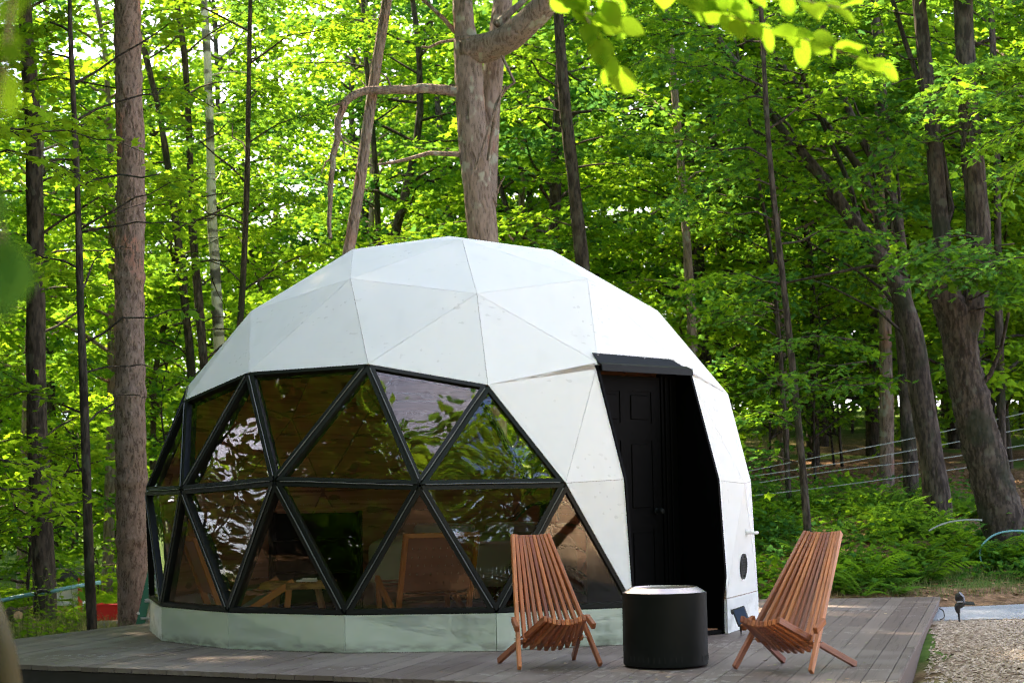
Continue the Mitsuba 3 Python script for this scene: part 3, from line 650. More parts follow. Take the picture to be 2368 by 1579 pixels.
# firewood
g = np.random.default_rng(21)
for k in range(9):
    p = on_ground(22 + 13 * (k % 5), 1398, 20.3 + .18 * (k % 3)); p[2] += .07 + .13 * (k // 5); a = g.uniform(-.5, .5); d = np.array([math.sin(a), -math.cos(a), g.uniform(-.08, .08)]); rr = g.uniform(.055, .08)
    q = thing('log', 'cut firewood log in the small pile by the dark trunk, far left', 'log', 'firewood logs in the pile at the left')
    v, f, uv = tube([p - d * .2, p + d * .2], rr, 9, 5, .02, k); put('bark', mk(v, f), 'dark_bark', q, uv=uv); e = lathe([(0, .002), (rr * .88, .002), (rr * .88, -.01)], 9); fx = frame_of(d); e.apply_transform(np.r_[np.c_[np.array([fx[0], fx[1], d]).T, p + d * .2], [[0, 0, 0, 1]]]); put('cut_end', e, 'log_end', q)
# white cart with a dark cover
wc = thing('cart', 'white slatted garden cart with a dark cover, behind the weeds at the left', 'cart'); c = on_ground(148, 1392, 22.5)
for a, b in ((-.2, -.15), (.2, -.15), (-.2, .15), (.2, .15)): put('leg', bar(c + [a, b, 0], c + [a * .8, b, .52], .04, .04, (1, 0, 0)), 'white_paint', wc)
put('tray', cbox((.46, .36, .035), c + [0, 0, .22]), 'white_paint', wc); put('panel', cbox((.42, .02, .16), c + [0, -.16, .36]), 'white_paint', wc); put('cover', soft_box(c + [0, 0, .58], (.52, .42, .16), seed=2), 'tarp', wc, smooth=True)
put('handle', bar(c + [.15, -.1, .40], c + [.33, -.1, .74], .03, .03, (0, 1, 0)), 'white_paint', wc)
c = on_ground(184, 1390, 22.3); tag(put('marker_post', cbox((.05, .05, .58), c + [0, 0, .27]), 'post_orange'), 'faded orange marker post between the cart and the thin trunk', 'post')
g = np.random.default_rng(31)
for k in range(7):
    p = on_ground(135 + 10 * k, 1402 + 3 * (k % 3), 21 + .15 * k); a = g.uniform(-.5, .5); d = np.array([math.cos(a), math.sin(a), g.uniform(-.05, .25)]) * g.uniform(.2, .38)
    tag(put('pale_branch', tmesh([p + [0, 0, .06 + .03 * k % 3] - d, p + [0, 0, .10], p + [0, 0, .08] + d], [.02, .024, .012], 6, 8), 'log_end', smooth=True), 'pale dead branch lying in the brush heap behind the weeds', 'branch', 'dead branches in the brush heap')
# ================================================================ foliage kit
def leaf_template(kind):
    if kind == 'maple':      # five-lobed, 12 triangles
        h = [(0, .0), (.26, -.09), (.22, .16), (.56, .36), (.27, .47), (.22, .66), (0, 1.)]
        p = h + [(-a, b) for a, b in h[-2:0:-1]]; z = [-.10 * abs(a) * 2 - .06 * b * b for a, b in p]
        v = np.array([(0, .36, .04)] + [(a, b, c) for (a, b), c in zip(p, z)]); n = len(p)
        return v, np.array([[0, 1 + k, 1 + (k + 1) % n] for k in range(n)])
    if kind == 'simple':     # pointed with side lobes, 4 triangles
        v = np.array([(0, 0, 0), (.48, .34, -.07), (0, 1, -.10), (-.48, .34, -.07), (.0, .38, .03)])
        return v, np.array([[4, 0, 1], [4, 1, 2], [4, 2, 3], [4, 3, 0]])
    if kind == 'far':
        v = np.array([(0, 0, 0), (.45, .45, -.06), (0, 1, -.05), (-.45, .45, -.06)]); return v, np.array([[0, 1, 2], [0, 2, 3]])
    if kind == 'beech':      # oval, 24 triangles, cupped with a mid rib
        t = np.linspace(0, 1, 7); w = .33 * np.sin(np.pi * t ** .85) ** .8; v, f = [], []
        for a, b in zip(t, w): v += [(-b, a, .06 * math.sin(a * 9) * b + .16 * b), (0, a, -.10 * a * a), (b, a, -.06 * math.sin(a * 9) * b + .16 * b)]
        for k in range(6):
            for c in (0, 1):
                q = [3 * k + c, 3 * k + c + 1, 3 * k + 4 + c, 3 * k + 3 + c]; f += [[q[0], q[1], q[2]], [q[0], q[2], q[3]]]
        return np.array(v), np.array(f)
def leaves(pos, tip, nrm, size, col, kind, g):
    """places one leaf per row; returns mesh and vertex colours"""
    tv, tf = leaf_template(kind); n = len(pos)
    tip = tip / (np.linalg.norm(tip, axis=1, keepdims=True) + 1e-9); x = np.cross(tip, nrm); x /= np.linalg.norm(x, axis=1, keepdims=True) + 1e-9; z = np.cross(x, tip)
    s = size[:, None, None]; w = g.uniform(.85, 1.15, (n, 1, 1))
    v = pos[:, None] + s * (tv[None, :, :1] * w * x[:, None] + tv[None, :, 1:2] * tip[:, None] + tv[None, :, 2:] * g.uniform(.3, 2.2, (n, 1, 1)) * z[:, None])
    return mk(v.reshape(-1, 3), (tf[None] + len(tv) * np.arange(n)[:, None, None]).reshape(-1, 3)), np.repeat(col, len(tv), 0)
GREEN = np.array([.175, .345, .018]); DEEP = np.array([.062, .18, .040]); LIME = np.array([.29, .465, .018])
def leaf_colours(n, g, mood=0., spread=1., P=None):
    t = g.normal(mood, .38 * spread, n)
    if P is not None: t = t + (meshkit.fbm(P * .8 + g.uniform(0, 50, 3), 2, 3) - .5) * 2.4
    t = np.clip(t, -1, 1)[:, None]
    c = np.where(t < 0, GREEN + (DEEP - GREEN) * -t, GREEN + (LIME - GREEN) * t)
    return c * g.uniform(.8, 1.2, (n, 1))
def spray_points(branches, step, twig, g, start=.2, flat=.42, gap_=.095, per=2):
    """leaf seats along the side twigs of each branch path (k x 3): positions, tip directions, normals; and the twig segments"""
    P, D, N, W = [], [], [], []
    for b in branches:
        L = np.linalg.norm(np.diff(b, axis=0), axis=1).sum(); nt = max(3, int(L * (1 - start) / gap_))
        ts = start + (1 - start) * (np.arange(nt) + g.random(nt) * .6) / nt
        for k, t in enumerate(ts):
            i = min(int(t * (len(b) - 1)), len(b) - 2); fr = t * (len(b) - 1) - i; p = b[i] * (1 - fr) + b[i + 1] * fr
            d = unit(b[i + 1] - b[i]); sd = np.cross(d, [0, 0, 1.]); sd /= np.linalg.norm(sd) + 1e-9
            s = 1 if k % 2 else -1; td = unit(d * .75 + sd * s * g.uniform(.5, 1.1) + np.array([0, 0, g.normal(.02, .18)]))
            l = twig * g.uniform(.6, 1.25) * (1.1 - .45 * t); m = max(3, int(l / step)); q = (np.arange(m) + .7) / m
            e = p + td * l * q[:, None] + np.outer(q * q, [0, 0, -.18 * l]); sgn = np.where(np.arange(m) % 2, 1., -1.)[:, None]
            side = np.cross(td, [0, 0, 1.])
            for c in range(per):
                P.append(e + side * sgn * (c * .085) + g.normal(0, .02 + .03 * c, (m, 3)))
                D.append(td * (.7 if c else .4) + side * sgn * .8 + np.array([0, 0, -.25]) + g.normal(0, .25, (m, 3)))
                N.append(np.array([0, 0, 1.]) + g.normal(0, flat, (m, 3)))
            W.append((p, e[-1]))
    return np.vstack(P), np.vstack(D), np.vstack(N), W
def limb_path(p, az, L, rise, droop, g, n=7):
    d = np.array([math.cos(az), math.sin(az), 0]); t = np.linspace(0, 1, n)[:, None]; s = np.array([-d[1], d[0], 0])
    bend = g.normal(0, .16)
    return p + d * L * t * (1 - .1 * t) + np.array([0, 0, 1.]) * (rise * L * t - droop * L * t * t) + s * bend * L * t * t + np.r_[np.zeros((1, 3)), g.normal(0, .035 * L / 2, (n - 1, 3))]
def on_path(path, z):
    """the point of a trunk path at height z"""
    i = int(np.clip(np.searchsorted(path[:, 2], z) - 1, 0, len(path) - 2)); a, b = path[i], path[i + 1]
    return a + (b - a) * np.clip((z - a[2]) / max(b[2] - a[2], 1e-6), 0, 1)
def woody(paths, sides=7, wob=.25, seed=0, fr=(5, 2)):
    """one trunk mesh of several tapered limbs: (path, r0, r1)"""
    out = []
    for k, (p, a, b) in enumerate(paths):
        rad = a if b is None else np.linspace(a, b, len(p)); a = rad[0]; big = rad.max() > .05
        out.append(tube(p, rad, sides if big else 4, max(len(p), 30) if big else None, wob * a if big else 0, seed + k, cap=big, freq=fr))
    v, f, uv = join(out); return mk(v, f), uv
def crown_limbs(path, z0, z1, n, L0, L1, g, rise=(.1, .5), droop=(.1, .35), az=None):
    out, k0 = [], g.uniform(0, 6.28)
    for k in range(n):
        h = (k + g.random()) / n; z = z0 + (z1 - z0) * h; a = k0 + 2.4 * k + g.normal(0, .3) if az is None else g.uniform(*az)
        L = (L0 + (L1 - L0) * h) * g.uniform(.7, 1.25)
        out.append(limb_path(on_path(path, z), a, L, g.uniform(*rise), g.uniform(*droop), g))
    return out
def clip_leaves(P, D, N, keep):
    k = keep(P); return P[k], D[k], N[k]
def clear_of_dome(P):
    q = (P - CD); return (np.linalg.norm(q, axis=1) > 3.05) | (P[:, 2] < 0) 
def off_pine(P):
    a = P[:, 0] / np.maximum(P[:, 1], .1); return ~((np.abs(a + .2215) < .0165) & (P[:, 1] < 18.6) & (P[:, 1] > 2)) & ~((np.abs(a + .1725) < .008) & (P[:, 1] < 27.2) & (P[:, 1] > 2) & (P[:, 2] > 2.5))
def clear_view(P):
    """no leaf hangs between the lens and the dome, the deck or the chairs"""
    return ~((P[:, 1] > 1.) & (P[:, 1] < 17.) & (np.abs(P[:, 0] + .2) < 3.6) & (P[:, 2] < 4.2)) & clear_of_dome(P) & off_pine(P)
BARK = {'pine': 'pine_bark', 'dark': 'dark_bark', 'grey': 'grey_bark', 'birch': 'birch_bark'}
def tree(name, label, cat, path, r0, r1, bark, seed, limbs=None, rings=(), group=None, kind='simple', size=.10, step=.075, twig=.65, mood=0., extra=(), sides=9, wob=.25, thin=1., flat=.42, keep=clear_view, fine=False):
    """a tree with its own trunk (with its limbs) and crown; path: trunk points from the ground up"""
    g = np.random.default_rng(seed); t = thing(name, label, cat, group)
    P_ = spline(np.asarray(path, float), 60 if not fine else (1000 if bark == 'pine' else 300)); rad = np.linspace(r0, r1, len(P_))
    for z in rings: rad = rad * (1 + .085 * np.exp(-((P_[:, 2] - z) / .055) ** 2) - .03 * np.exp(-((P_[:, 2] - z + .12) / .07) ** 2))
    paths = [(P_, rad, None)]
    ls = [] if limbs is None else limbs(P_, g); ls = list(ls)
    paths += [(l, .007 + .0055 * min(np.linalg.norm(l[-1] - l[0]), 4), .003) for l in ls] + list(extra)
    if ls:
        lp, ld, ln, W = spray_points(ls, step, twig, g, flat=flat); k = (g.random(len(lp)) < thin) & keep(lp); lp, ld, ln = lp[k], ld[k], ln[k]
        paths += [(np.array([a, b]), .005, .003) for a, b in W[::2] if keep(np.array([a, b])).all()]
    m, uv = woody(paths, sides, wob, seed, (16, 7) if fine else (5, 2)); put('trunk', m, BARK[bark], t, smooth=True, uv=uv)
    if ls and len(lp):
        m, c = leaves(lp, ld, ln, size * g.uniform(.65, 1.25, len(lp)), leaf_colours(len(lp), g, mood, P=lp), kind, g)
        put('crown', m, 'leaf', t, color=c)
    return t
def trunk_at(ptsd, y, top=None, dy=0.):
    """survey points (u, v) of a trunk, bottom last, standing y metres ahead -> world path from the ground up"""
    P = [atd(u, v, y + dy * k / max(len(ptsd) - 1, 1)) for k, (u, v) in enumerate(ptsd[::-1])]
    b = P[0].copy(); b[2] = gz(b[0], b[1]) - .15
    d = P[1] - P[0] if len(P) > 1 else np.array([0, 0, 1.]); b[:2] -= d[:2] / max(abs(d[2]), .2) * max(P[0][2] - b[2], 0) * .5
    P = [b] + [p for p in P if p[2] > b[2] + .3]
    if top:
        d = unit(P[-1] - P[-2]); k = (top - P[-1][2]) / max(d[2], .3); P += [P[-1] + d * k * .5, P[-1] + np.array([d[0] * .6, d[1] * .6, d[2]]) * k]
    return np.array(P)
wid = lambda w, y: w * K * y / F / 2          # trunk width in survey pixels -> radius

# ================================================================ the trees one can tell apart
SHADE = dict(rise=(.2, .8), droop=(.15, .45))
# left: big pine, its crown far above
pth = trunk_at([(293, 0), (296, 200), (301, 400), (297, 650), (300, 1000), (305, 1250), (309, 1424)], 18.4, 15.)
g = np.random.default_rng(1)
tree('pine_tree', 'big straight pine trunk with scaly pinkish bark at the left edge of the deck', 'tree', pth, wid(75, 18.4), .10, 'pine', 4,
     lambda p, g: crown_limbs(p, 7.6, 14.5, 64, 3.9, 1.9, g, droop=(0, .15)), rings=[atd(300, v, 18.4)[2] for v in (95, 330, 455, 640, 905, 1108, 1240)], kind='far', size=.14, thin=.9, twig=.9, sides=64, wob=.20, fine=True)
# leaning bare trunk left of the forked tree
pth = trunk_at([(889, 0), (868, 130), (850, 250), (822, 450), (799, 590), (790, 650)], 20.8, 11.)
tree('leaning_tree', 'slim pale brown trunk leaning right behind the top of the dome', 'tree', pth, wid(32, 20.8), wid(20, 20.8), 'grey', 5,
     lambda p, g: crown_limbs(p, 8.5, 10.8, 8, 1.6, .9, g), kind='simple', sides=20, wob=.12, fine=True)
# forked tree with heavy limbs
Y = 21.; q = lambda u, v, dy=0.: atd(u, v, Y + dy)
main = trunk_at([(1074, 90), (1078, 200), (1086, 320), (1100, 450), (1110, 555), (1114, 640)], Y)
stem2 = np.array([q(1112, 470), q(1118, 360, .35), q(1124, 250, .4), q(1134, 150, .4), q(1150, 40, .5), q(1170, -120, .9), q(1180, -300, 1.2)])
stem1 = np.array([q(1074, 110), q(1064, 40), q(1060, -60), q(1050, -220), q(1060, -380)])
big = np.array([q(1068, 118), q(1110, 112, -.1), q(1160, 92, -.3), q(1212, 52, -.5), q(1256, 5, -.7), q(1300, -70, -.9), q(1360, -200, -1.2), q(1400, -330, -1.4)])
jit = np.random.default_rng(19)
left = np.array([q(1060, 206), q(1020, 208, -.1), q(960, 206, -.2), q(900, 204, -.3), q(840, 210, -.4), q(795, 234, -.5), q(778, 285, -.5), q(768, 360, -.5), q(758, 430, -.4), q(757, 500, -.4), q(757, 545, -.4)]); left = spline(left, 26); left += jit.normal(0, .012, left.shape)
lowb = np.array([q(1075, 356), q(1040, 354), q(985, 352, -.1), q(940, 365, -.2), q(900, 374, -.2), q(868, 378, -.2)])
dead = np.array([q(1122, 370, -.2), q(1132, 300, -.25), q(1140, 240, -.3), q(1160, 206, -.35), q(1182, 190, -.4), q(1163, 150, -.4), q(1152, 128, -.4)])
vine = np.array([q(1092, 390, -.32), q(1112, 330, -.34), q(1128, 280, -.34), q(1150, 220, -.4), q(1160, 196, -.4)])
tw1 = np.array([q(1046, 75), q(1020, 45), q(985, 12), q(950, -20)]); tw2 = np.array([q(1044, 92), q(1010, 98), q(985, 110), q(968, 108)]); tw3 = np.array([q(1140, 60, -.3), q(1170, 30, -.3), q(1200, 5, -.3), q(1230, -30, -.3)])
ex = [(stem2, wid(58, Y), wid(40, Y)), (stem1, wid(54, Y), wid(34, Y)), (big, wid(72, Y), wid(46, Y)), (left, wid(25, Y), wid(9, Y)), (lowb, wid(15, Y), wid(5, Y)), (dead, wid(10, Y), wid(6, Y)), (vine, wid(5, Y), wid(4, Y)), (tw1, wid(12, Y), wid(7, Y)), (tw2, wid(9, Y), wid(5, Y)), (tw3, wid(22, Y), wid(10, Y)),
      (np.array([q(795, 234, -.5), q(775, 240, -.5), q(762, 245, -.5)]), wid(8, Y), wid(3, Y)), (np.array([q(1140, 450, .1), q(1150, 420), q(1160, 405)]), wid(8, Y), wid(3, Y)),
      (np.array([q(768, 360, -.5), q(748, 372, -.5), q(738, 400, -.5)]), wid(6, Y), wid(2, Y)), (np.array([q(776, 300, -.5), q(790, 330, -.5), q(792, 362, -.5)]), wid(5, Y), wid(2, Y)), (np.array([q(900, 204, -.3), q(890, 180, -.3), q(872, 165, -.3)]), wid(6, Y), wid(2, Y))]
def over_crown(p, g):
    out = []
    for b in (big, stem1, stem2):
        for k in range(20): out.append(limb_path(b[-1] + [0, 0, g.uniform(0, 3.5)] + np.array([g.normal(0, .8), g.normal(0, .8), 0]), g.uniform(0, 6.28), g.uniform(1.8, 4.2), g.uniform(.1, .5), .12, g))
    return out
tree('forked_tree', 'thick forked tree with a heavy bent limb, rising behind the top of the dome', 'tree', main, wid(80, Y), wid(66, Y), 'grey', 6, over_crown, kind='far', size=.14, thin=.9, twig=.9, sides=36, wob=.14, extra=ex, fine=True)
# other trunks behind the dome
def gen(z0, z1, n, L0, L1, **k): return lambda p, g: crown_limbs(p, z0, z1, n, L0, L1, g, **{**SHADE, 'az': (-.25, 3.4), **k})
spec = [  # name, label, survey points, depth, width bottom/top px, bark, limbs, mood
 ('maple_tree', 'dark furrowed trunk at the far left with a blue line tied around it', [(62, 90), (76, 300), (80, 500), (84, 900), (98, 1250), (104, 1400)], 20.6, 54, 38, 'dark', gen(1.6, 10, 20, 1.9, 2.4), .35, 12.),
 ('maple_sapling', 'thin dark trunk left of the pine, its foot at the deck edge', [(172, 300), (180, 500), (185, 700), (196, 1000), (205, 1300), (211, 1436)], 16.9, 25, 13, 'dark', gen(.9, 6.2, 20, 1.0, 1.3), .30, 7.5),
 ('maple_tree', 'slender curved trunk just right of the pine', [(345, 170), (366, 260), (385, 380), (402, 500), (425, 700), (440, 860)], 26., 24, 17, 'dark', gen(3.0, 10, 15, 1.6, 2.0), .1, 12.),
 ('maple_tree', 'slender dark trunk left of the white birch', [(405, 0), (426, 150), (434, 300), (441, 500), (457, 700), (470, 870)], 24.5, 26, 15, 'dark', gen(3.0, 10, 15, 1.5, 2.0), .1, 12.),
 ('birch_tree', 'white-barked birch trunk with dark bands, behind the left side of the dome', [(468, 0), (477, 150), (482, 300), (485, 450), (494, 620), (503, 800)], 27., 32, 22, 'birch', gen(5.0, 11, 12, 1.4, 1.8), .2, 13.),
 ('maple_tree', 'thin dark straight trunk right of the birch with rising side branches', [(575, 0), (571, 200), (569, 350), (562, 560), (552, 740), (545, 830)], 23.5, 19, 13, 'dark', gen(3.6, 9.5, 15, 1.5, 1.9, rise=(.5, 1.0)), .25, 11.5),
 ('maple_tree', 'dark trunk behind the leaning trunk, above the dome', [(858, 330), (865, 420), (868, 500), (872, 600)], 30., 20, 16, 'dark', gen(3.5, 11, 14, 1.8, 2.2), .35, 12.),
 ('oak_tree', 'dark mottled trunk right of the forked tree behind the dome', [(1287, 100), (1294, 200), (1304, 300), (1318, 420), (1330, 540), (1341, 640), (1344, 700)], 24., 42, 28, 'dark', gen(4.2, 10.5, 18, 1.9, 2.3), .1, 13.),
 ('maple_tree', 'slim reddish-brown trunk above the doorway, right of the dome roof', [(1565, 390), (1572, 480), (1580, 600), (1588, 720), (1592, 850)], 27., 26, 20, 'grey', gen(3.4, 11, 14, 1.8, 2.2), .1, 12.),
 ('maple_sapling', 'very thin winding trunk standing free in the woods right of the dome roof', [(1695, 130), (1725, 300), (1745, 430), (1768, 560), (1783, 700), (1795, 850)], 25., 14, 8, 'dark', gen(3.0, 8.5, 13, 1.5, 1.7), -.1, 9.),
 ('maple_sapling', 'thin trunk rising behind the back of the right-hand chair', [(1822, 860), (1836, 1000), (1846, 1110), (1856, 1235)], 21.3, 19, 14, 'dark', gen(1.3, 7.5, 18, 1.1, 1.5), -.35, 9.5),
 ('maple_tree', 'dark straight trunk behind the clump of leaning maple stems, upper right', [(2008, 0), (2020, 150), (2032, 300), (2044, 420), (2060, 600)], 25.5, 36, 26, 'dark', gen(3.5, 10.5, 16, 1.9, 2.3), -.1, 13.),
 ('maple_tree', 'straight slim dark trunk at the far right edge', [(2275, 0), (2285, 200), (2290, 400), (2292, 600), (2298, 900)], 26., 22, 16, 'dark', gen(2.6, 10.5, 18, 1.8, 2.3), -.1, 13.),
]
for i, (nm, lb, pts, y, w0, w1, bk, lm, mood, top) in enumerate(spec):
    near = y < 24.6
    tree(nm, lb, 'tree', trunk_at(pts, y, top), wid(w0, y), wid(w1, y) * .5, bk, 100 + i, lm, kind='maple' if near else 'simple', size=.105, step=.075 if near else .085, twig=.65, mood=mood, sides=14, wob=.3)
# right: big many-stemmed maple and its neighbour
Y2 = 21.4; q = lambda u, v, dy=0.: atd(u, v, Y2 + dy)
main = trunk_at([(2150, 640), (2195, 740), (2215, 860), (2250, 1000), (2285, 1130), (2318, 1250)], Y2)
stems = [(np.array([q(2205, 800), q(2235, 700), q(2250, 600), q(2246, 500), q(2232, 350), q(2220, 200), q(2212, 0), q(2205, -300)]), wid(62, Y2), wid(40, Y2)),
         (np.array([q(2160, 660, .1), q(2165, 560, .15), q(2150, 400, .2), q(2138, 250, .2), q(2120, 100, .3), q(2108, -40, .3), q(2090, -300, .4)]), wid(42, Y2), wid(29, Y2)),
         (np.array([q(2160, 560, .1), q(2185, 480, .2), q(2160, 330, .3), q(2120, 210, .4), q(2080, 100, .5), q(2050, 0, .6), q(2000, -200, .8)]), wid(18, Y2), wid(10, Y2)),
         (np.array([q(2180, 690), q(2130, 655), q(2070, 625), q(2000, 610, .1), q(1900, 630, .3), q(1780, 655, .6)]), wid(13, Y2), wid(5, Y2)),
         (np.array([q(2240, 900), q(2275, 860, -.1), q(2300, 800, -.1), q(2320, 700, -.2)]), wid(15, Y2), wid(7, Y2))]
def maple_sprays(p, g):
    out = [limb_path(q(2225, 640 + 25 * k, -.15), -1.5 + .45 * (k - 1.5), g.uniform(1.0, 1.5), .25, .25, g) for k in range(4)]
    for s in stems[:3]:
        for k in range(9): out.append(limb_path(spline(s[0], 40)[int(g.uniform(8, 39))], g.uniform(0, 6.28), g.uniform(1.3, 2.4), g.uniform(.1, .5), g.uniform(.15, .4), g))
    out += [limb_path(q(2080 + 60 * k, 590 + g.uniform(-20, 40), -.3), g.uniform(-2.2, -.9), g.uniform(.9, 1.3), .1, .2, g) for k in range(5)]
    return out
tree('maple_tree', 'large many-stemmed maple at the right whose thick trunk leans over the ferns', 'tree', main, wid(104, Y2), wid(72, Y2), 'dark', 130, maple_sprays, kind='maple', size=.11, step=.07, mood=-.3, sides=30, wob=.3, extra=stems, fine=True)
Y3 = 23.5; q = lambda u, v, dy=0.: atd(u, v, Y3 + dy)
main = trunk_at([(1905, 430), (1960, 510), (2020, 585), (2062, 660), (2098, 780), (2115, 900), (2140, 1060), (2160, 1200)], Y3)
stems = [(np.array([q(1910, 437), q(1860, 370, .1), q(1790, 290, .3), q(1725, 190, .5), q(1650, 90, .8), q(1600, 0, 1.)]), wid(24, Y3), wid(12, Y3)),
         (np.array([q(2040, 610), q(2010, 480, .2), q(1980, 400, .3), q(1900, 290, .5), q(1820, 180, .7), q(1740, 80, 1.)]), wid(24, Y3), wid(12, Y3)),
         (np.array([q(2085, 730), q(2070, 560, .2), q(2045, 440, .4), q(1985, 330, .6), q(1930, 200, .8), q(1890, 60, 1.)]), wid(26, Y3), wid(14, Y3)),
         (np.array([q(1985, 545), q(1950, 420, .1), q(1910, 330, .2), q(1860, 215, .2), q(1820, 120, .3)]), wid(14, Y3), wid(8, Y3))]
ag = np.random.default_rng(23)
for u0, v0, u1, v1, dy in [(2090, 700, 1800, 330, .5), (2060, 620, 1690, 360, .8), (2100, 760, 1760, 520, .6), (2030, 590, 1850, 60, .7), (1950, 500, 1600, 240, 1.2), (2080, 640, 1930, 20, 1.), (2110, 820, 1840, 640, .5), (1880, 400, 1560, 130, 1.4)]:
    t = np.linspace(0, 1, 7); stems.append((np.array([q(u0 + (u1 - u0) * s + 40 * math.sin(3 * s), v0 + (v1 - v0) * (s + .16 * s * (1 - s) * 4 * .5), dy * s + .1) for s in t]) + ag.normal(0, .02, (7, 3)), wid(9, Y3), wid(3, Y3)))
def maple_sprays2(p, g):
    out = []
    for s in stems[:4]:
        for k in range(9): out.append(limb_path(spline(s[0], 40)[int(g.uniform(4, 39))], g.uniform(0, 6.28), g.uniform(1.2, 2.2), g.uniform(0, .35), g.uniform(.15, .4), g))
    return out
tree('maple_tree', 'leaning maple with long diagonal limbs sweeping up to the left, left of the big maple', 'tree', main, wid(66, Y3), wid(30, Y3), 'dark', 131, maple_sprays2, kind='maple', size=.105, step=.075, mood=-.25, thin=.7, sides=22, wob=.3, extra=stems)

# ================================================================ forest beyond: a few tree shapes, each copy a tree of its own
def wood_shape(seed, h, r0, z0, n, L0, L1, kind, size, step, twig, thin, bark, mood):
    g = np.random.default_rng(seed); p = spline(np.array([[0, 0, -.4], [g.normal(0, .15), g.normal(0, .15), h * .35], [g.normal(0, .4), g.normal(0, .4), h * .7], [g.normal(0, .6), g.normal(0, .6), h]]), 24)
    ls = crown_limbs(p, z0, h * .97, n, L0, L1, g, **SHADE); lp, ld, ln, W = spray_points(ls, step, twig, g); k = g.random(len(lp)) < thin; lp, ld, ln = lp[k], ld[k], ln[k]
    m, uv = woody([(p, r0, r0 * .25)] + [(l, .012 + .01 * np.linalg.norm(l[-1] - l[0]), .004) for l in ls], 7, .3, seed)
    lm, c = leaves(lp, ld, ln, size * g.uniform(.7, 1.3, len(lp)), leaf_colours(len(lp), g, mood, P=lp), kind, g)
    return ply(m, BARK[bark], True, uv=uv), ply(lm, 'leaf', color=c)
SH = [wood_shape(300, 11., .12, 1.0, 42, 2.5, 1.8, 'simple', .125, .085, .75, .77, 'dark', .15),
      wood_shape(301, 12.5, .14, 1.8, 44, 2.7, 1.8, 'simple', .125, .085, .75, .77, 'dark', -.2),
      wood_shape(302, 9., .07, .8, 36, 2.0, 1.2, 'simple', .12, .085, .65, .8, 'dark', .35),
      wood_shape(303, 13., .11, 3.6, 34, 2.4, 1.9, 'simple', .13, .085, .75, .77, 'grey', .1)]
LOW = [wood_shape(310, 2.6, .022, .3, 14, .9, .4, 'maple', .10, .075, .42, 1., 'dark', .0), wood_shape(311, 3.8, .03, .5, 18, 1.1, .5, 'maple', .10, .08, .45, 1., 'dark', -.1), wood_shape(312, 1.7, .016, .2, 10, .8, .4, 'maple', .09, .07, .4, 1., 'dark', .1)]
def stand(name, shape, x, y, rz, s, label, group, sz=1.):
    t = thing(name, label, 'tree', group); M = T().translate([float(x), float(y), gz(x, y)]).rotate([0, 0, 1], float(rz)).scale([float(s), float(s), float(s * sz)])
    for part, d in zip(('trunk', 'crown'), shape): scene[f'{t}__{part}'] = {**d, 'to_world': M}
g = np.random.default_rng(77); placed = []
def gap(x, y):      # lane of open sky over the left side of the dome, and the clearing itself
    a = x / y; return -.195 < a < -.085
n = 0
while n < 170:
    y = 27 + 46 * g.random() ** 1.2; x = g.uniform(-.40, .42) * y
    if gap(x, y) and (y < 33 or g.random() > .8): continue
    if min([math.hypot(x - a, y - b) for a, b in placed] + [9]) < 1.5: continue
    placed.append((x, y)); n += 1; side = 'left' if x < -2 else 'right'
    k = int(g.integers(0, 4)) if y < 48 else 2
    stand('forest_tree', SH[k], x, y, g.uniform(0, 360), g.uniform(.9, 1.2), 'slim leafy tree deep in the woods behind the dome', 'slim trees deep in the woods', 1. + .32 * min(max((y - 30) / 16, 0), 1))
for k in range(26):
    while True:
        y = 19.5 + 13 * g.random(); x = g.uniform(-.34, .36) * y
        if gap(x, y): continue
        if (-3.9 < x < 5.0 and y < 20.5) or (x > 3.0 and y < 25.5) or (x < -3.5 and y < 19.9): continue
        break
    j = int(g.integers(0, 3)); stand('sapling', LOW[j], x, y, g.uniform(0, 360), g.uniform(.8, 1.25), 'young leafy maple sapling in the undergrowth behind the dome', 'saplings in the undergrowth')
for k in range(34):
    y = 46 + 34 * g.random(); x = (g.uniform(.06, .44) if k % 3 else g.uniform(-.42, -.2)) * y
    stand('forest_tree', SH[2 if k % 4 else 0], x, y, g.uniform(0, 360), g.uniform(.85, 1.15), 'slim leafy tree deep in the woods behind the dome', 'slim trees deep in the woods')
for k in range(46):
    y = g.uniform(40, 62); x = g.uniform(.10, .42) * y
    stand('sapling', LOW[k % 2], x, y, g.uniform(0, 360), g.uniform(1.5, 2.6), 'young leafy maple sapling in the undergrowth behind the dome', 'saplings in the undergrowth')
# tall trees on both sides whose crowns meet above the path, out of the frame
def above_view(P): return ~((P[:, 1] > .3) & (P[:, 1] < 19) & (np.abs(P[:, 0]) < .315 * P[:, 1] + .35) & (P[:, 2] < 1.5 + .305 * P[:, 1])) & clear_of_dome(P)
for k, (x, y, h, R_) in enumerate([(-6.2, 3.5, 13., 4.6), (5.2, 4.5, 13.5, 4.6), (-3.6, -3.5, 14., 5.), (3.4, -5., 14., 5.), (-8.6, 10., 13., 4.6), (7.6, 11.5, 13.5, 4.4), (0.6, -9., 14., 5.), (-8.6, 19.5, 13., 4.4), (-7.2, 15.2, 12., 4.2)]):
    tree('canopy_tree', 'tall spreading tree on the near side, its crown meeting others above the path', 'tree', [(x, y, gz(x, y) - .2), (x * .97, y, 4.), (x * .9, y, 8.), (x * .85, y, h)], .17, .05, 'dark', 700 + k,
         lambda p, g: crown_limbs(p, 5.2, h - .5, 30, R_, R_ * .6, g, rise=(.1, .45), droop=(.0, .2)), group='trees on the near side of the clearing', kind='far', size=.15, twig=1.0, thin=.6, keep=above_view)
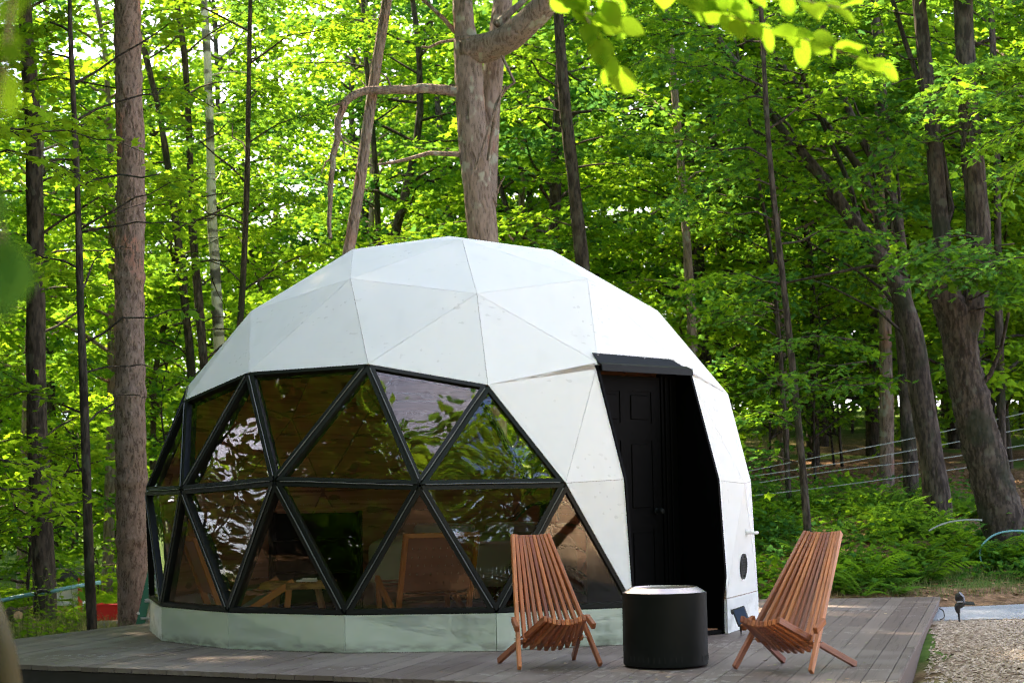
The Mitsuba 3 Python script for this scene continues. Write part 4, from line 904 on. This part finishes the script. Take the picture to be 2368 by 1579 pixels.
for k in range(34):
    if k < 16: y = g.uniform(1, 21); x = -.31 * y - g.uniform(3.2, 12)
    else: x, y = g.uniform(-16, 14), g.uniform(-20, -4)
    stand('forest_tree', SH[[0, 2, 1, 2][k % 4]], x, y, g.uniform(0, 360), g.uniform(1.0, 1.3), 'leafy tree on the near side of the clearing, mirrored in the panes', 'trees on the near side of the clearing')
for k in range(30):
    y = g.uniform(17, 44); x = -g.uniform(.34, .66) * y - 1.5
    stand('forest_tree', SH[int(g.integers(0, 4))], x, y, g.uniform(0, 360), g.uniform(.9, 1.2), 'slim leafy tree deep in the woods behind the dome', 'slim trees deep in the woods')
for k in range(14):
    stand('forest_tree', SH[[2, 0][k % 2]], g.uniform(-15, -6), g.uniform(-7, 6), g.uniform(0, 360), g.uniform(.9, 1.25), 'leafy tree on the near side of the clearing, mirrored in the panes', 'trees on the near side of the clearing')
for k in range(26):
    x, y = (g.uniform(-17, -7), g.uniform(9, 17.5)) if k < 15 else (g.uniform(-12, 12), g.uniform(-14, -5))
    sh = [LOW[1], SH[2], LOW[0], LOW[1]][k % 4]; stand('forest_tree' if sh is SH[2] else 'sapling', sh, x, y, g.uniform(0, 360), g.uniform(.9, 1.4), 'leafy tree on the near side of the clearing, mirrored in the panes', 'trees on the near side of the clearing')
for k in range(9):
    y = g.uniform(31, 46); stand('forest_tree', SH[2], g.uniform(.33, .46) * y, y, g.uniform(0, 360), g.uniform(.9, 1.2), 'slim leafy tree deep in the woods behind the dome', 'slim trees deep in the woods')
# the woods on the camera's side, mirrored in the window panes
for k in range(44):
    a = g.uniform(0, 2 * math.pi); x, y = 0, 0
    x = [-1, 1][k % 2] * g.uniform(7.5, 20); y = g.uniform(-16, 13)
    if k > 26: x, y = g.uniform(-14, 14), g.uniform(-26, -9)
    if abs(x) < .33 * y + 3.2 and y > 0: continue
    stand('forest_tree', SH[int(g.integers(0, 4))], x, y, g.uniform(0, 360), g.uniform(.9, 1.25), 'leafy tree on the near side of the clearing, mirrored in the panes', 'trees on the near side of the clearing')

# ================================================================ near leaves, out of focus
def near_branch(name, label, stem, n, size, seed, mood, droop=.3, twigs=(), face=False):
    g = np.random.default_rng(seed); t = thing(name, label, 'branch')
    st = [spline(np.array(s), 24) for s in [stem, *twigs]]; put('twig', join_mesh([(s, .0035, .0012) for s in st]), 'grey_bark', t, smooth=True)
    P, D, N = [], [], []
    for s in st:
        m = int(n * len(s) / 24 / (1 if s is st[0] else 2.2))
        for k in range(m):
            i = min(int((.06 + .94 * k / m) * 23), 22); d = unit(s[i + 1] - s[i]); sd = unit(np.cross(d, [0, 0, 1.])) * (1 if k % 2 else -1)
            P.append(s[i] + g.normal(0, .004, 3)); D.append(d * .6 + sd * .75 + np.array([0, 0, -droop]) + g.normal(0, .28, 3)); N.append((np.array([0, -.95, .55]) if face else np.array([0, -.35, 1.])) + g.normal(0, .38, 3))
    P, D, N = map(np.array, (P, D, N)); m, c = leaves(P, D, N, size * g.uniform(.6, 1.15, len(P)), leaf_colours(len(P), g, mood, .4), 'beech', g)
    put('leaves', m, 'leaf', t, color=c, smooth=True)
def join_mesh(paths): return mk(*join([tube(p, np.linspace(a, b, len(p)), 6)[:2] for p, a, b in paths])[:2])
q = atd
near_branch('beech_branch', 'sunlit beech branch with blurred lime-green leaves hanging into the upper right', [q(1440, -110, 4.4), q(1560, -10, 4.4), q(1680, 38, 4.4), q(1790, 72, 4.4), q(1890, 105, 4.42), q(1985, 138, 4.45), q(2050, 158, 4.45)], 27, .088, 41, .3,
            twigs=([q(1600, 5, 4.4), q(1740, -15, 4.35), q(1860, 5, 4.3), q(1960, 25, 4.28)],), face=True)
near_branch('beech_branch', 'drooping beech twig with blurred lime-green leaves beside the bent limb of the forked tree', [q(1250, -110, 4.2), q(1290, -20, 4.2), q(1345, 40, 4.2), q(1385, 110, 4.2), q(1410, 195, 4.22)], 16, .085, 42, .3, droop=.5,
            twigs=([q(1270, -30, 4.2), q(1350, -10, 4.2), q(1430, 10, 4.2)], [q(1340, 30, 4.2), q(1390, 40, 4.25), q(1440, 60, 4.3)]), face=True)
near_branch('beech_branch', 'dark blurred leaves very near the lens at the left edge', [q(-60, 380, 1.3), q(-20, 470, 1.3), q(5, 560, 1.3), q(10, 680, 1.3)], 7, .06, 43, -.7, droop=.6)
near_branch('beech_branch', 'blurred dark twig with a few leaves at the upper left corner', [q(30, -60, 1.7), q(22, 40, 1.7), q(10, 140, 1.7), q(-20, 300, 1.7)], 9, .05, 44, -.1, droop=.2)
def sprays(name, label, specs, seed, mood, size=.095, kind='maple'):
    g = np.random.default_rng(seed); t = thing(name, label, 'branch'); ls = [limb_path(np.array(p), az, L, r_, .2, g) for p, az, L, r_ in specs]
    P, D, N, W = spray_points(ls, .055, .45, g, start=.08, flat=.3, per=1)
    put('twig', join_mesh([(l, .010, .003) for l in ls] + [(np.array([a, b]), .004, .002) for a, b in W]), 'dark_bark', t, smooth=True)
    m, c = leaves(P, D, N, size * g.uniform(.6, 1.2, len(P)), leaf_colours(len(P), g, mood, .5), kind, g); put('leaves', m, 'leaf', t, color=c)
sprays('maple_branch', 'bright yellow-green maple branch reaching in from the left edge at mid height', [(q(-90, 300, 12.5), .1, 1.25, .12), (q(-90, 350, 12.8), .0, 1.15, .0), (q(-80, 250, 12.9), .15, .7, .1)], 51, .75)
sprays('maple_branch', 'small bright maple branch reaching in low from the left edge', [(q(-60, 1050, 12.5), -.05, .75, -.05), (q(-70, 1110, 12.4), -.1, .8, -.02)], 52, .85)
sprays('maple_branch', 'grey-green maple spray hanging in front of the big many-stemmed maple', [(q(2330, 560, 19.6), 3.0, 1.5, .05), (q(2360, 590, 19.4), 3.1, 1.5, .0), (q(2320, 600, 19.5), 3.4, 1.2, -.05), (q(2250, 545, 19.6), 3.2, .9, .1)], 53, -.75)
sprays('maple_branch', 'pale green maple branch at the right edge, upper part', [(q(2420, 250, 15.), 2.9, .75, -.25), (q(2430, 170, 15.), 3.0, .6, -.1), (q(2430, 330, 15.), 2.9, .55, -.3)], 54, .1)
sprays('maple_branch', 'broad maple branch hanging in the shade above the right-hand chair', [(q(1960, 780, 20.4), 3.1, 1.25, .1), (q(1990, 830, 20.2), 3.3, 1.3, .0), (q(1900, 870, 20.6), 2.9, 1.0, .05), (q(2010, 880, 20.6), 3.0, 1.1, .0), (q(1790, 720, 20.8), 2.8, .8, .1)], 55, -.55)
sprays('maple_branch', 'light green maple sprig just above the left shoulder of the dome roof', [(q(800, 590, 19.3), .1, .55, .5), (q(870, 560, 19.4), -.2, .45, .3), (q(930, 560, 19.6), .6, .4, .2)], 56, .7)
# leaning foreground trunk
P = [atd(40, 1760, 3.3), atd(16, 1600, 3.3), atd(2, 1500, 3.3), atd(-30, 1400, 3.35), atd(-80, 1250, 3.4), atd(-150, 1000, 3.5)]
P[0][2] = gz(P[0][0], P[0][1]) - .1
t = thing('leaning_sapling', 'blurred olive-brown leaning trunk close to the lens in the lower left corner', 'tree'); m, uv = woody([(spline(np.array(P), 30), .040, .026)], 20, .1, 3)
mat('olive_bark', **two(pr((.060, .052, .024), .85))); put('trunk', m, 'olive_bark', t, smooth=True, uv=uv)

# ================================================================ ground plants
def fern(n, g):
    """(v, f, c) of one fern: n arching fronds with leaflets"""
    V, Fs, C = [], [], []
    for k in range(n):
        a = k * 2.4 + g.normal(0, .3); d = np.array([math.cos(a), math.sin(a), 0]); s = np.array([-d[1], d[0], 0]); L = g.uniform(.34, .62); up_ = g.uniform(.8, 1.5)
        for t in np.linspace(.15, 1, 13):
            p = d * L * t + np.array([0, 0, L * up_ * t - L * .75 * t * t]); w = .115 * L / .45 * math.sin(math.pi * min(1, t * .9 + .12)) + .012
            for sg in (-1, 1):
                b = len(V); e = p + s * sg * w + d * w * .35 - np.array([0, 0, w * .3]); o = d * .024
                V += [p - o, p + o, e]; Fs.append([b, b + 1, b + 2])
    V = np.array(V); return V, np.array(Fs)
def scatter(tag_, label, cat, protos, spots, scale, colf, seed):
    g = np.random.default_rng(seed); out = []
    for x, y in spots:
        v, f = protos[int(g.integers(0, len(protos)))]; a = g.uniform(0, 6.28); s = g.uniform(*scale); c, d = math.cos(a), math.sin(a)
        w = np.stack([v[:, 0] * c - v[:, 1] * d, v[:, 0] * d + v[:, 1] * c, v[:, 2]], 1) * s + [x, y, gz(x, y) - .01]
        col = leaf_colours(1, g, *colf); out.append((w, f, np.repeat(col, len(w), 0)))
    v, f, c = join(out); tag(put(tag_, mk(v, f), 'leaf', color=c), label, cat, kind='stuff')
g = np.random.default_rng(61); FP = [fern(9, g) for _ in range(6)]
def right_bank(n, lo, hi, dens):
    out = []
    while len(out) < n:
        y = lo + (hi - lo) * g.random(); x = g.uniform(1.2, .36 * y + 1.2)
        if x < 4.7 and y < 18.95 or (x > 4.3 and y < 19.7): continue
        if meshkit.fbm(np.array([[x * .5, y * .5, 1.]]), 3, 9)[0] < dens: continue
        out.append((x, y))
    return out
scatter('fern_bank', 'bank of green ferns covering the slope behind the deck at the right', 'ferns', FP, right_bank(360, 19.0, 25.5, .47), (.45, .85), (-.25, .8), 62)
spots = []
while len(spots) < 170:
    y = g.uniform(19.8, 30); x = -.30 * y + g.uniform(-.6, 2.4)
    if x > -3.6: continue
    spots.append((x, y))
scatter('undergrowth', 'low leafy undergrowth on the forest floor at the left', 'undergrowth', FP, spots, (.5, .9), (.5, .6), 63)
# low broad-leaved growth between the ferns
g = np.random.default_rng(64); n = 9500; cl = np.array(right_bank(420, 18.95, 27., .40)); ci = g.integers(0, len(cl), n); xy = cl[ci] + g.normal(0, .22, (n, 2)); hh = np.abs(g.normal(0, .14, n)) * (.5 + meshkit.noise(np.c_[cl[ci] * 2, cl[ci][:, :1]], 5))
k = (xy[:, 1] > 18.9) & ~((xy[:, 0] < 4.8) & (xy[:, 1] < 18.95)) & ~((xy[:, 0] > 4.2) & (xy[:, 1] < 19.6)); xy, hh = xy[k], hh[k]; n = len(xy)
P = np.c_[xy, ground_z(xy[:, 0], xy[:, 1]) + hh + .03]
m, c = leaves(P, g.normal(0, 1, (n, 3)) * [1, 1, .3], np.array([0, -.2, 1.]) + g.normal(0, .45, (n, 3)), g.uniform(.04, .11, n), leaf_colours(n, g, -.45, .8, P=P * 1.5), 'simple', g)
tag(put('undergrowth', m, 'leaf', color=c), 'low broad-leaved undergrowth mixed between the ferns on the right slope', 'undergrowth', kind='stuff')
# single near ferns
for k, (u, v, y, lb) in enumerate([(2300, 1285, 20.6, 'fern clump at the foot of the big maple, inside the hose loop'), (1990, 1330, 19.6, 'fern clump directly behind the deck, right of the right-hand chair'), (2140, 1330, 19.9, 'bright fern clump behind the back right corner of the deck')]):
    t = thing('fern', lb, 'fern'); p = atd(u, v, y); v_, f_ = fern(11, g); put('fronds', mk(v_ * 1.15 + [p[0], p[1], gz(p[0], p[1])], f_), 'leaf', t, color=np.tile(leaf_colours(1, g, .1, .2), (len(v_), 1)))
# tall weeds and grass by the left deck edge
def weed(g, h, n):
    V, Fs = [], []; bend = g.normal(0, .12, 2)
    st = np.array([[bend[0] * t * t, bend[1] * t * t, h * t] for t in np.linspace(0, 1, 7)]); v, f, _ = tube(st, np.linspace(.004, .0015, 7), 4, cap=False)
    P = [st[min(int(t * 6), 5)] + (st[min(int(t * 6), 5) + 1] - st[min(int(t * 6), 5)]) * (t * 6 - min(int(t * 6), 5)) for t in np.linspace(.18, 1, n)]
    a = np.arange(n) * 2.4; D = np.stack([np.cos(a), np.sin(a), np.full(n, -.15)], 1) + g.normal(0, .15, (n, 3)); N = np.tile([0, 0, 1.], (n, 1)) + g.normal(0, .2, (n, 3))
    return (v, f), (np.array(P), D, N)
for k in range(16):
    u = [40, 52, 66, 80, 84, 98, 112, 120, 134, 150, 158, 172, 186, 62, 108, 145][k]; y = 16.6 + .22 * (k % 6) - (u - 30) * .0; p = atd(u, 1400, y); p[2] = gz(p[0], p[1])
    if Polygon(DECK).buffer(.06).contains(__import__('shapely').geometry.Point(p[0], p[1])): p[:2] -= [.5, -.4]; p[2] = gz(p[0], p[1])
    g = np.random.default_rng(500 + k); (v, f), (P, D, N) = weed(g, g.uniform(.5, .9), 15)
    t = thing('weed', 'tall leafy weed stalk growing along the left edge of the deck', 'weed', 'weeds along the left deck edge')
    put('stem', mk(v + p, f), 'leaf', t, color=np.tile([.20, .24, .08], (len(v), 1)))
    m, c = leaves(P + p, D, N, g.uniform(.05, .10, len(P)) * np.linspace(1.1, .5, len(P)), leaf_colours(len(P), g, .5, .5), 'simple', g)
    m.vertices[:, :] = m.vertices; put('leaves', m, 'leaf', t, color=c)
def grass_mesh(spots, g, h):
    n = len(spots); x, y = spots.T; z = ground_z(x, y); a = g.uniform(0, 6.28, n); hh = h * g.uniform(.4, 1.2, n); b = g.normal(0, .35, (n, 2)) * hh[:, None]; w = .0035
    o = np.stack([np.cos(a) * w, np.sin(a) * w, 0 * a], 1); p = np.stack([x, y, z], 1); m = p + np.c_[b * .3, hh * .6]; e = p + np.c_[b, hh]
    V = np.stack([p - o, p + o, m + o * .7, m - o * .7, e], 1).reshape(-1, 3); fs = np.array([[0, 1, 2], [0, 2, 3], [3, 2, 4]])
    t = g.random(n)[:, None]; c = np.array([.12, .20, .04]) * (1 - t) + np.array([.36, .34, .16]) * t
    return V, (fs[None] + 5 * np.arange(n)[:, None, None]).reshape(-1, 3), np.repeat(c, 5, 0)
g = np.random.default_rng(71); sp = []
while len(sp) < 5200:
    y = g.uniform(13.2, 20.5); x = -.31 * y + g.uniform(-.5, 2.0) ; from_edge = (x + 3.5) * 1 
    if DECK.contains_properly(__import__('shapely').geometry.Point(x, y)) if hasattr(DECK, 'contains_properly') else DECK.contains(__import__('shapely').geometry.Point(x, y)): continue
    if x > -3.4: continue
    sp.append((x, y))
v, f, c = grass_mesh(np.array(sp), g, .26); tag(put('grass', mk(v, f), 'leaf', color=c), 'long dry and green grass along the left edge of the deck', 'grass', kind='stuff')
sp = np.c_[g.uniform(3.4, 8, 2600), g.uniform(18.9, 20.6, 2600)]; sp = sp[~((sp[:, 0] < 4.6) & (sp[:, 1] < 18.6))]
v, f, c = grass_mesh(sp, g, .12); tag(put('grass', mk(v, f), 'leaf', color=c), 'short grass and weeds between the gravel path and the ferns', 'grass', kind='stuff')
# fallen leaves on the bank
n = 6000; x, y = g.uniform(1., 11, n), g.uniform(18.8, 31, n); P = np.stack([x, y, ground_z(x, y) + .012], 1); tt = g.random((n, 1)); col = np.array([.20, .09, .04]) * (1 - tt) + np.array([.40, .26, .14]) * tt
m, c = leaves(P, g.normal(0, 1, (n, 3)) * [1, 1, .1], np.array([0, 0, 1.]) + g.normal(0, .3, (n, 3)), g.uniform(.05, .09, n), col, 'far', g); tag(put('leaf_litter', m, 'tinted', color=c), 'brown fallen leaves lying on the wooded slope', 'fallen leaves', kind='stuff')

# ================================================================ lines and hoses
sc5 = lambda x, y: (1568 + .5102 * x, 779 + .5102 * y)
for lb, pts in (('topmost pale sap line strung between the trees on the right slope', [(325, 606), (700, 530), (1050, 462), (1568, 345)]), ('second pale sap line from the top on the right slope', [(325, 632), (700, 576), (1090, 508), (1568, 415)]),
                ('third pale sap line from the top on the right slope', [(330, 666), (740, 602), (1150, 556), (1568, 490)]), ('lowest pale sap line strung across the right slope', [(332, 720), (700, 676), (1150, 614), (1568, 552)])):
    P = [at(*sc5(x, y), yy) for (x, y), yy in zip(pts, (24.2, 24.7, 25.2, 26.2))]
    d = P[0] - P[1]; P = [P[0] + d * .8] + P + [P[-1] + (P[-1] - P[-2]) * .6]
    tag(put('sap_line', tmesh(np.array(P), .006, 6, 30), 'pale_tube', smooth=True), lb, 'tube line')
P = [atd(-40, 1388, 20.15), atd(60, 1366, 20.2), atd(108, 1359, 20.22), atd(160, 1349, 20.0), atd(205, 1341, 18.6), atd(232, 1337, 17.4)]
P = [atd(-60, 1391, 20.1), atd(0, 1379, 20.15), atd(60, 1366, 20.2), atd(110, 1359, 20.2), atd(170, 1347, 20.3), atd(230, 1337, 20.5)]
tag(put('blue_line', tmesh(np.array(P), .024, 8, 24), 'teal_tube', smooth=True), 'thick blue-green line running past the dark trunk at the far left', 'tube line')
tag(put('hose_clamp', tmesh([atd(80, 1364, 20.12), atd(96, 1356, 20.1), atd(112, 1355, 20.12), atd(112, 1361, 20.12)], .022, 8, 14), 'black_plastic', smooth=True), 'black hose loop around the blue-green line at the dark trunk', 'hose')
z3 = lambda x, y: (2050 + x * .2232, 1150 + y * .2232)
arc = [at(*z3(x, y), 20.9) for x, y in [(440, 345), (500, 310), (600, 268), (700, 245), (830, 232), (990, 235)]]
tag(put('hose', tmesh(np.array(arc), .011, 8, 24), 'pale_tube', smooth=True), 'pale hose arching over the ferns left of the big maple trunk', 'hose')
arc = [at(*z3(x, y), 20.5) for x, y in [(1430, 350), (1330, 345), (1220, 355), (1120, 385), (1040, 440), (985, 510), (965, 580), (985, 660), (1040, 725), (1100, 758), (1150, 768)]]
tag(put('hose', tmesh(np.array(arc), .012, 8, 40), 'teal_tube', smooth=True), 'blue-green hose looping in front of the big maple trunk', 'hose')
# bits of leaf and twig blown onto the deck
g = np.random.default_rng(91); n = 260; x, y = g.uniform(-4.6, 4.2, n), g.uniform(10, 18.3, n)
from shapely.geometry import Point
k = np.array([DECK.buffer(-.08).contains(Point(a, b)) and math.hypot(a - CD[0], b - CD[1]) > 2.78 for a, b in zip(x, y)]); x, y = x[k], y[k]; n = len(x); tt = g.random((n, 1))
col = np.where(g.random((n, 1)) < .3, np.array([.20, .26, .06]), np.array([.16, .09, .05]) * (1 - tt) + np.array([.42, .33, .22]) * tt)
m, c = leaves(np.stack([x, y, np.full(n, .006)], 1), g.normal(0, 1, (n, 3)) * [1, 1, .05], np.array([0, 0, 1.]) + g.normal(0, .12, (n, 3)), g.uniform(.015, .045, n), col, 'far', g)
tag(put('deck_debris', m, 'tinted', color=c), 'small bits of dry leaf scattered over the deck planks', 'debris', kind='stuff')
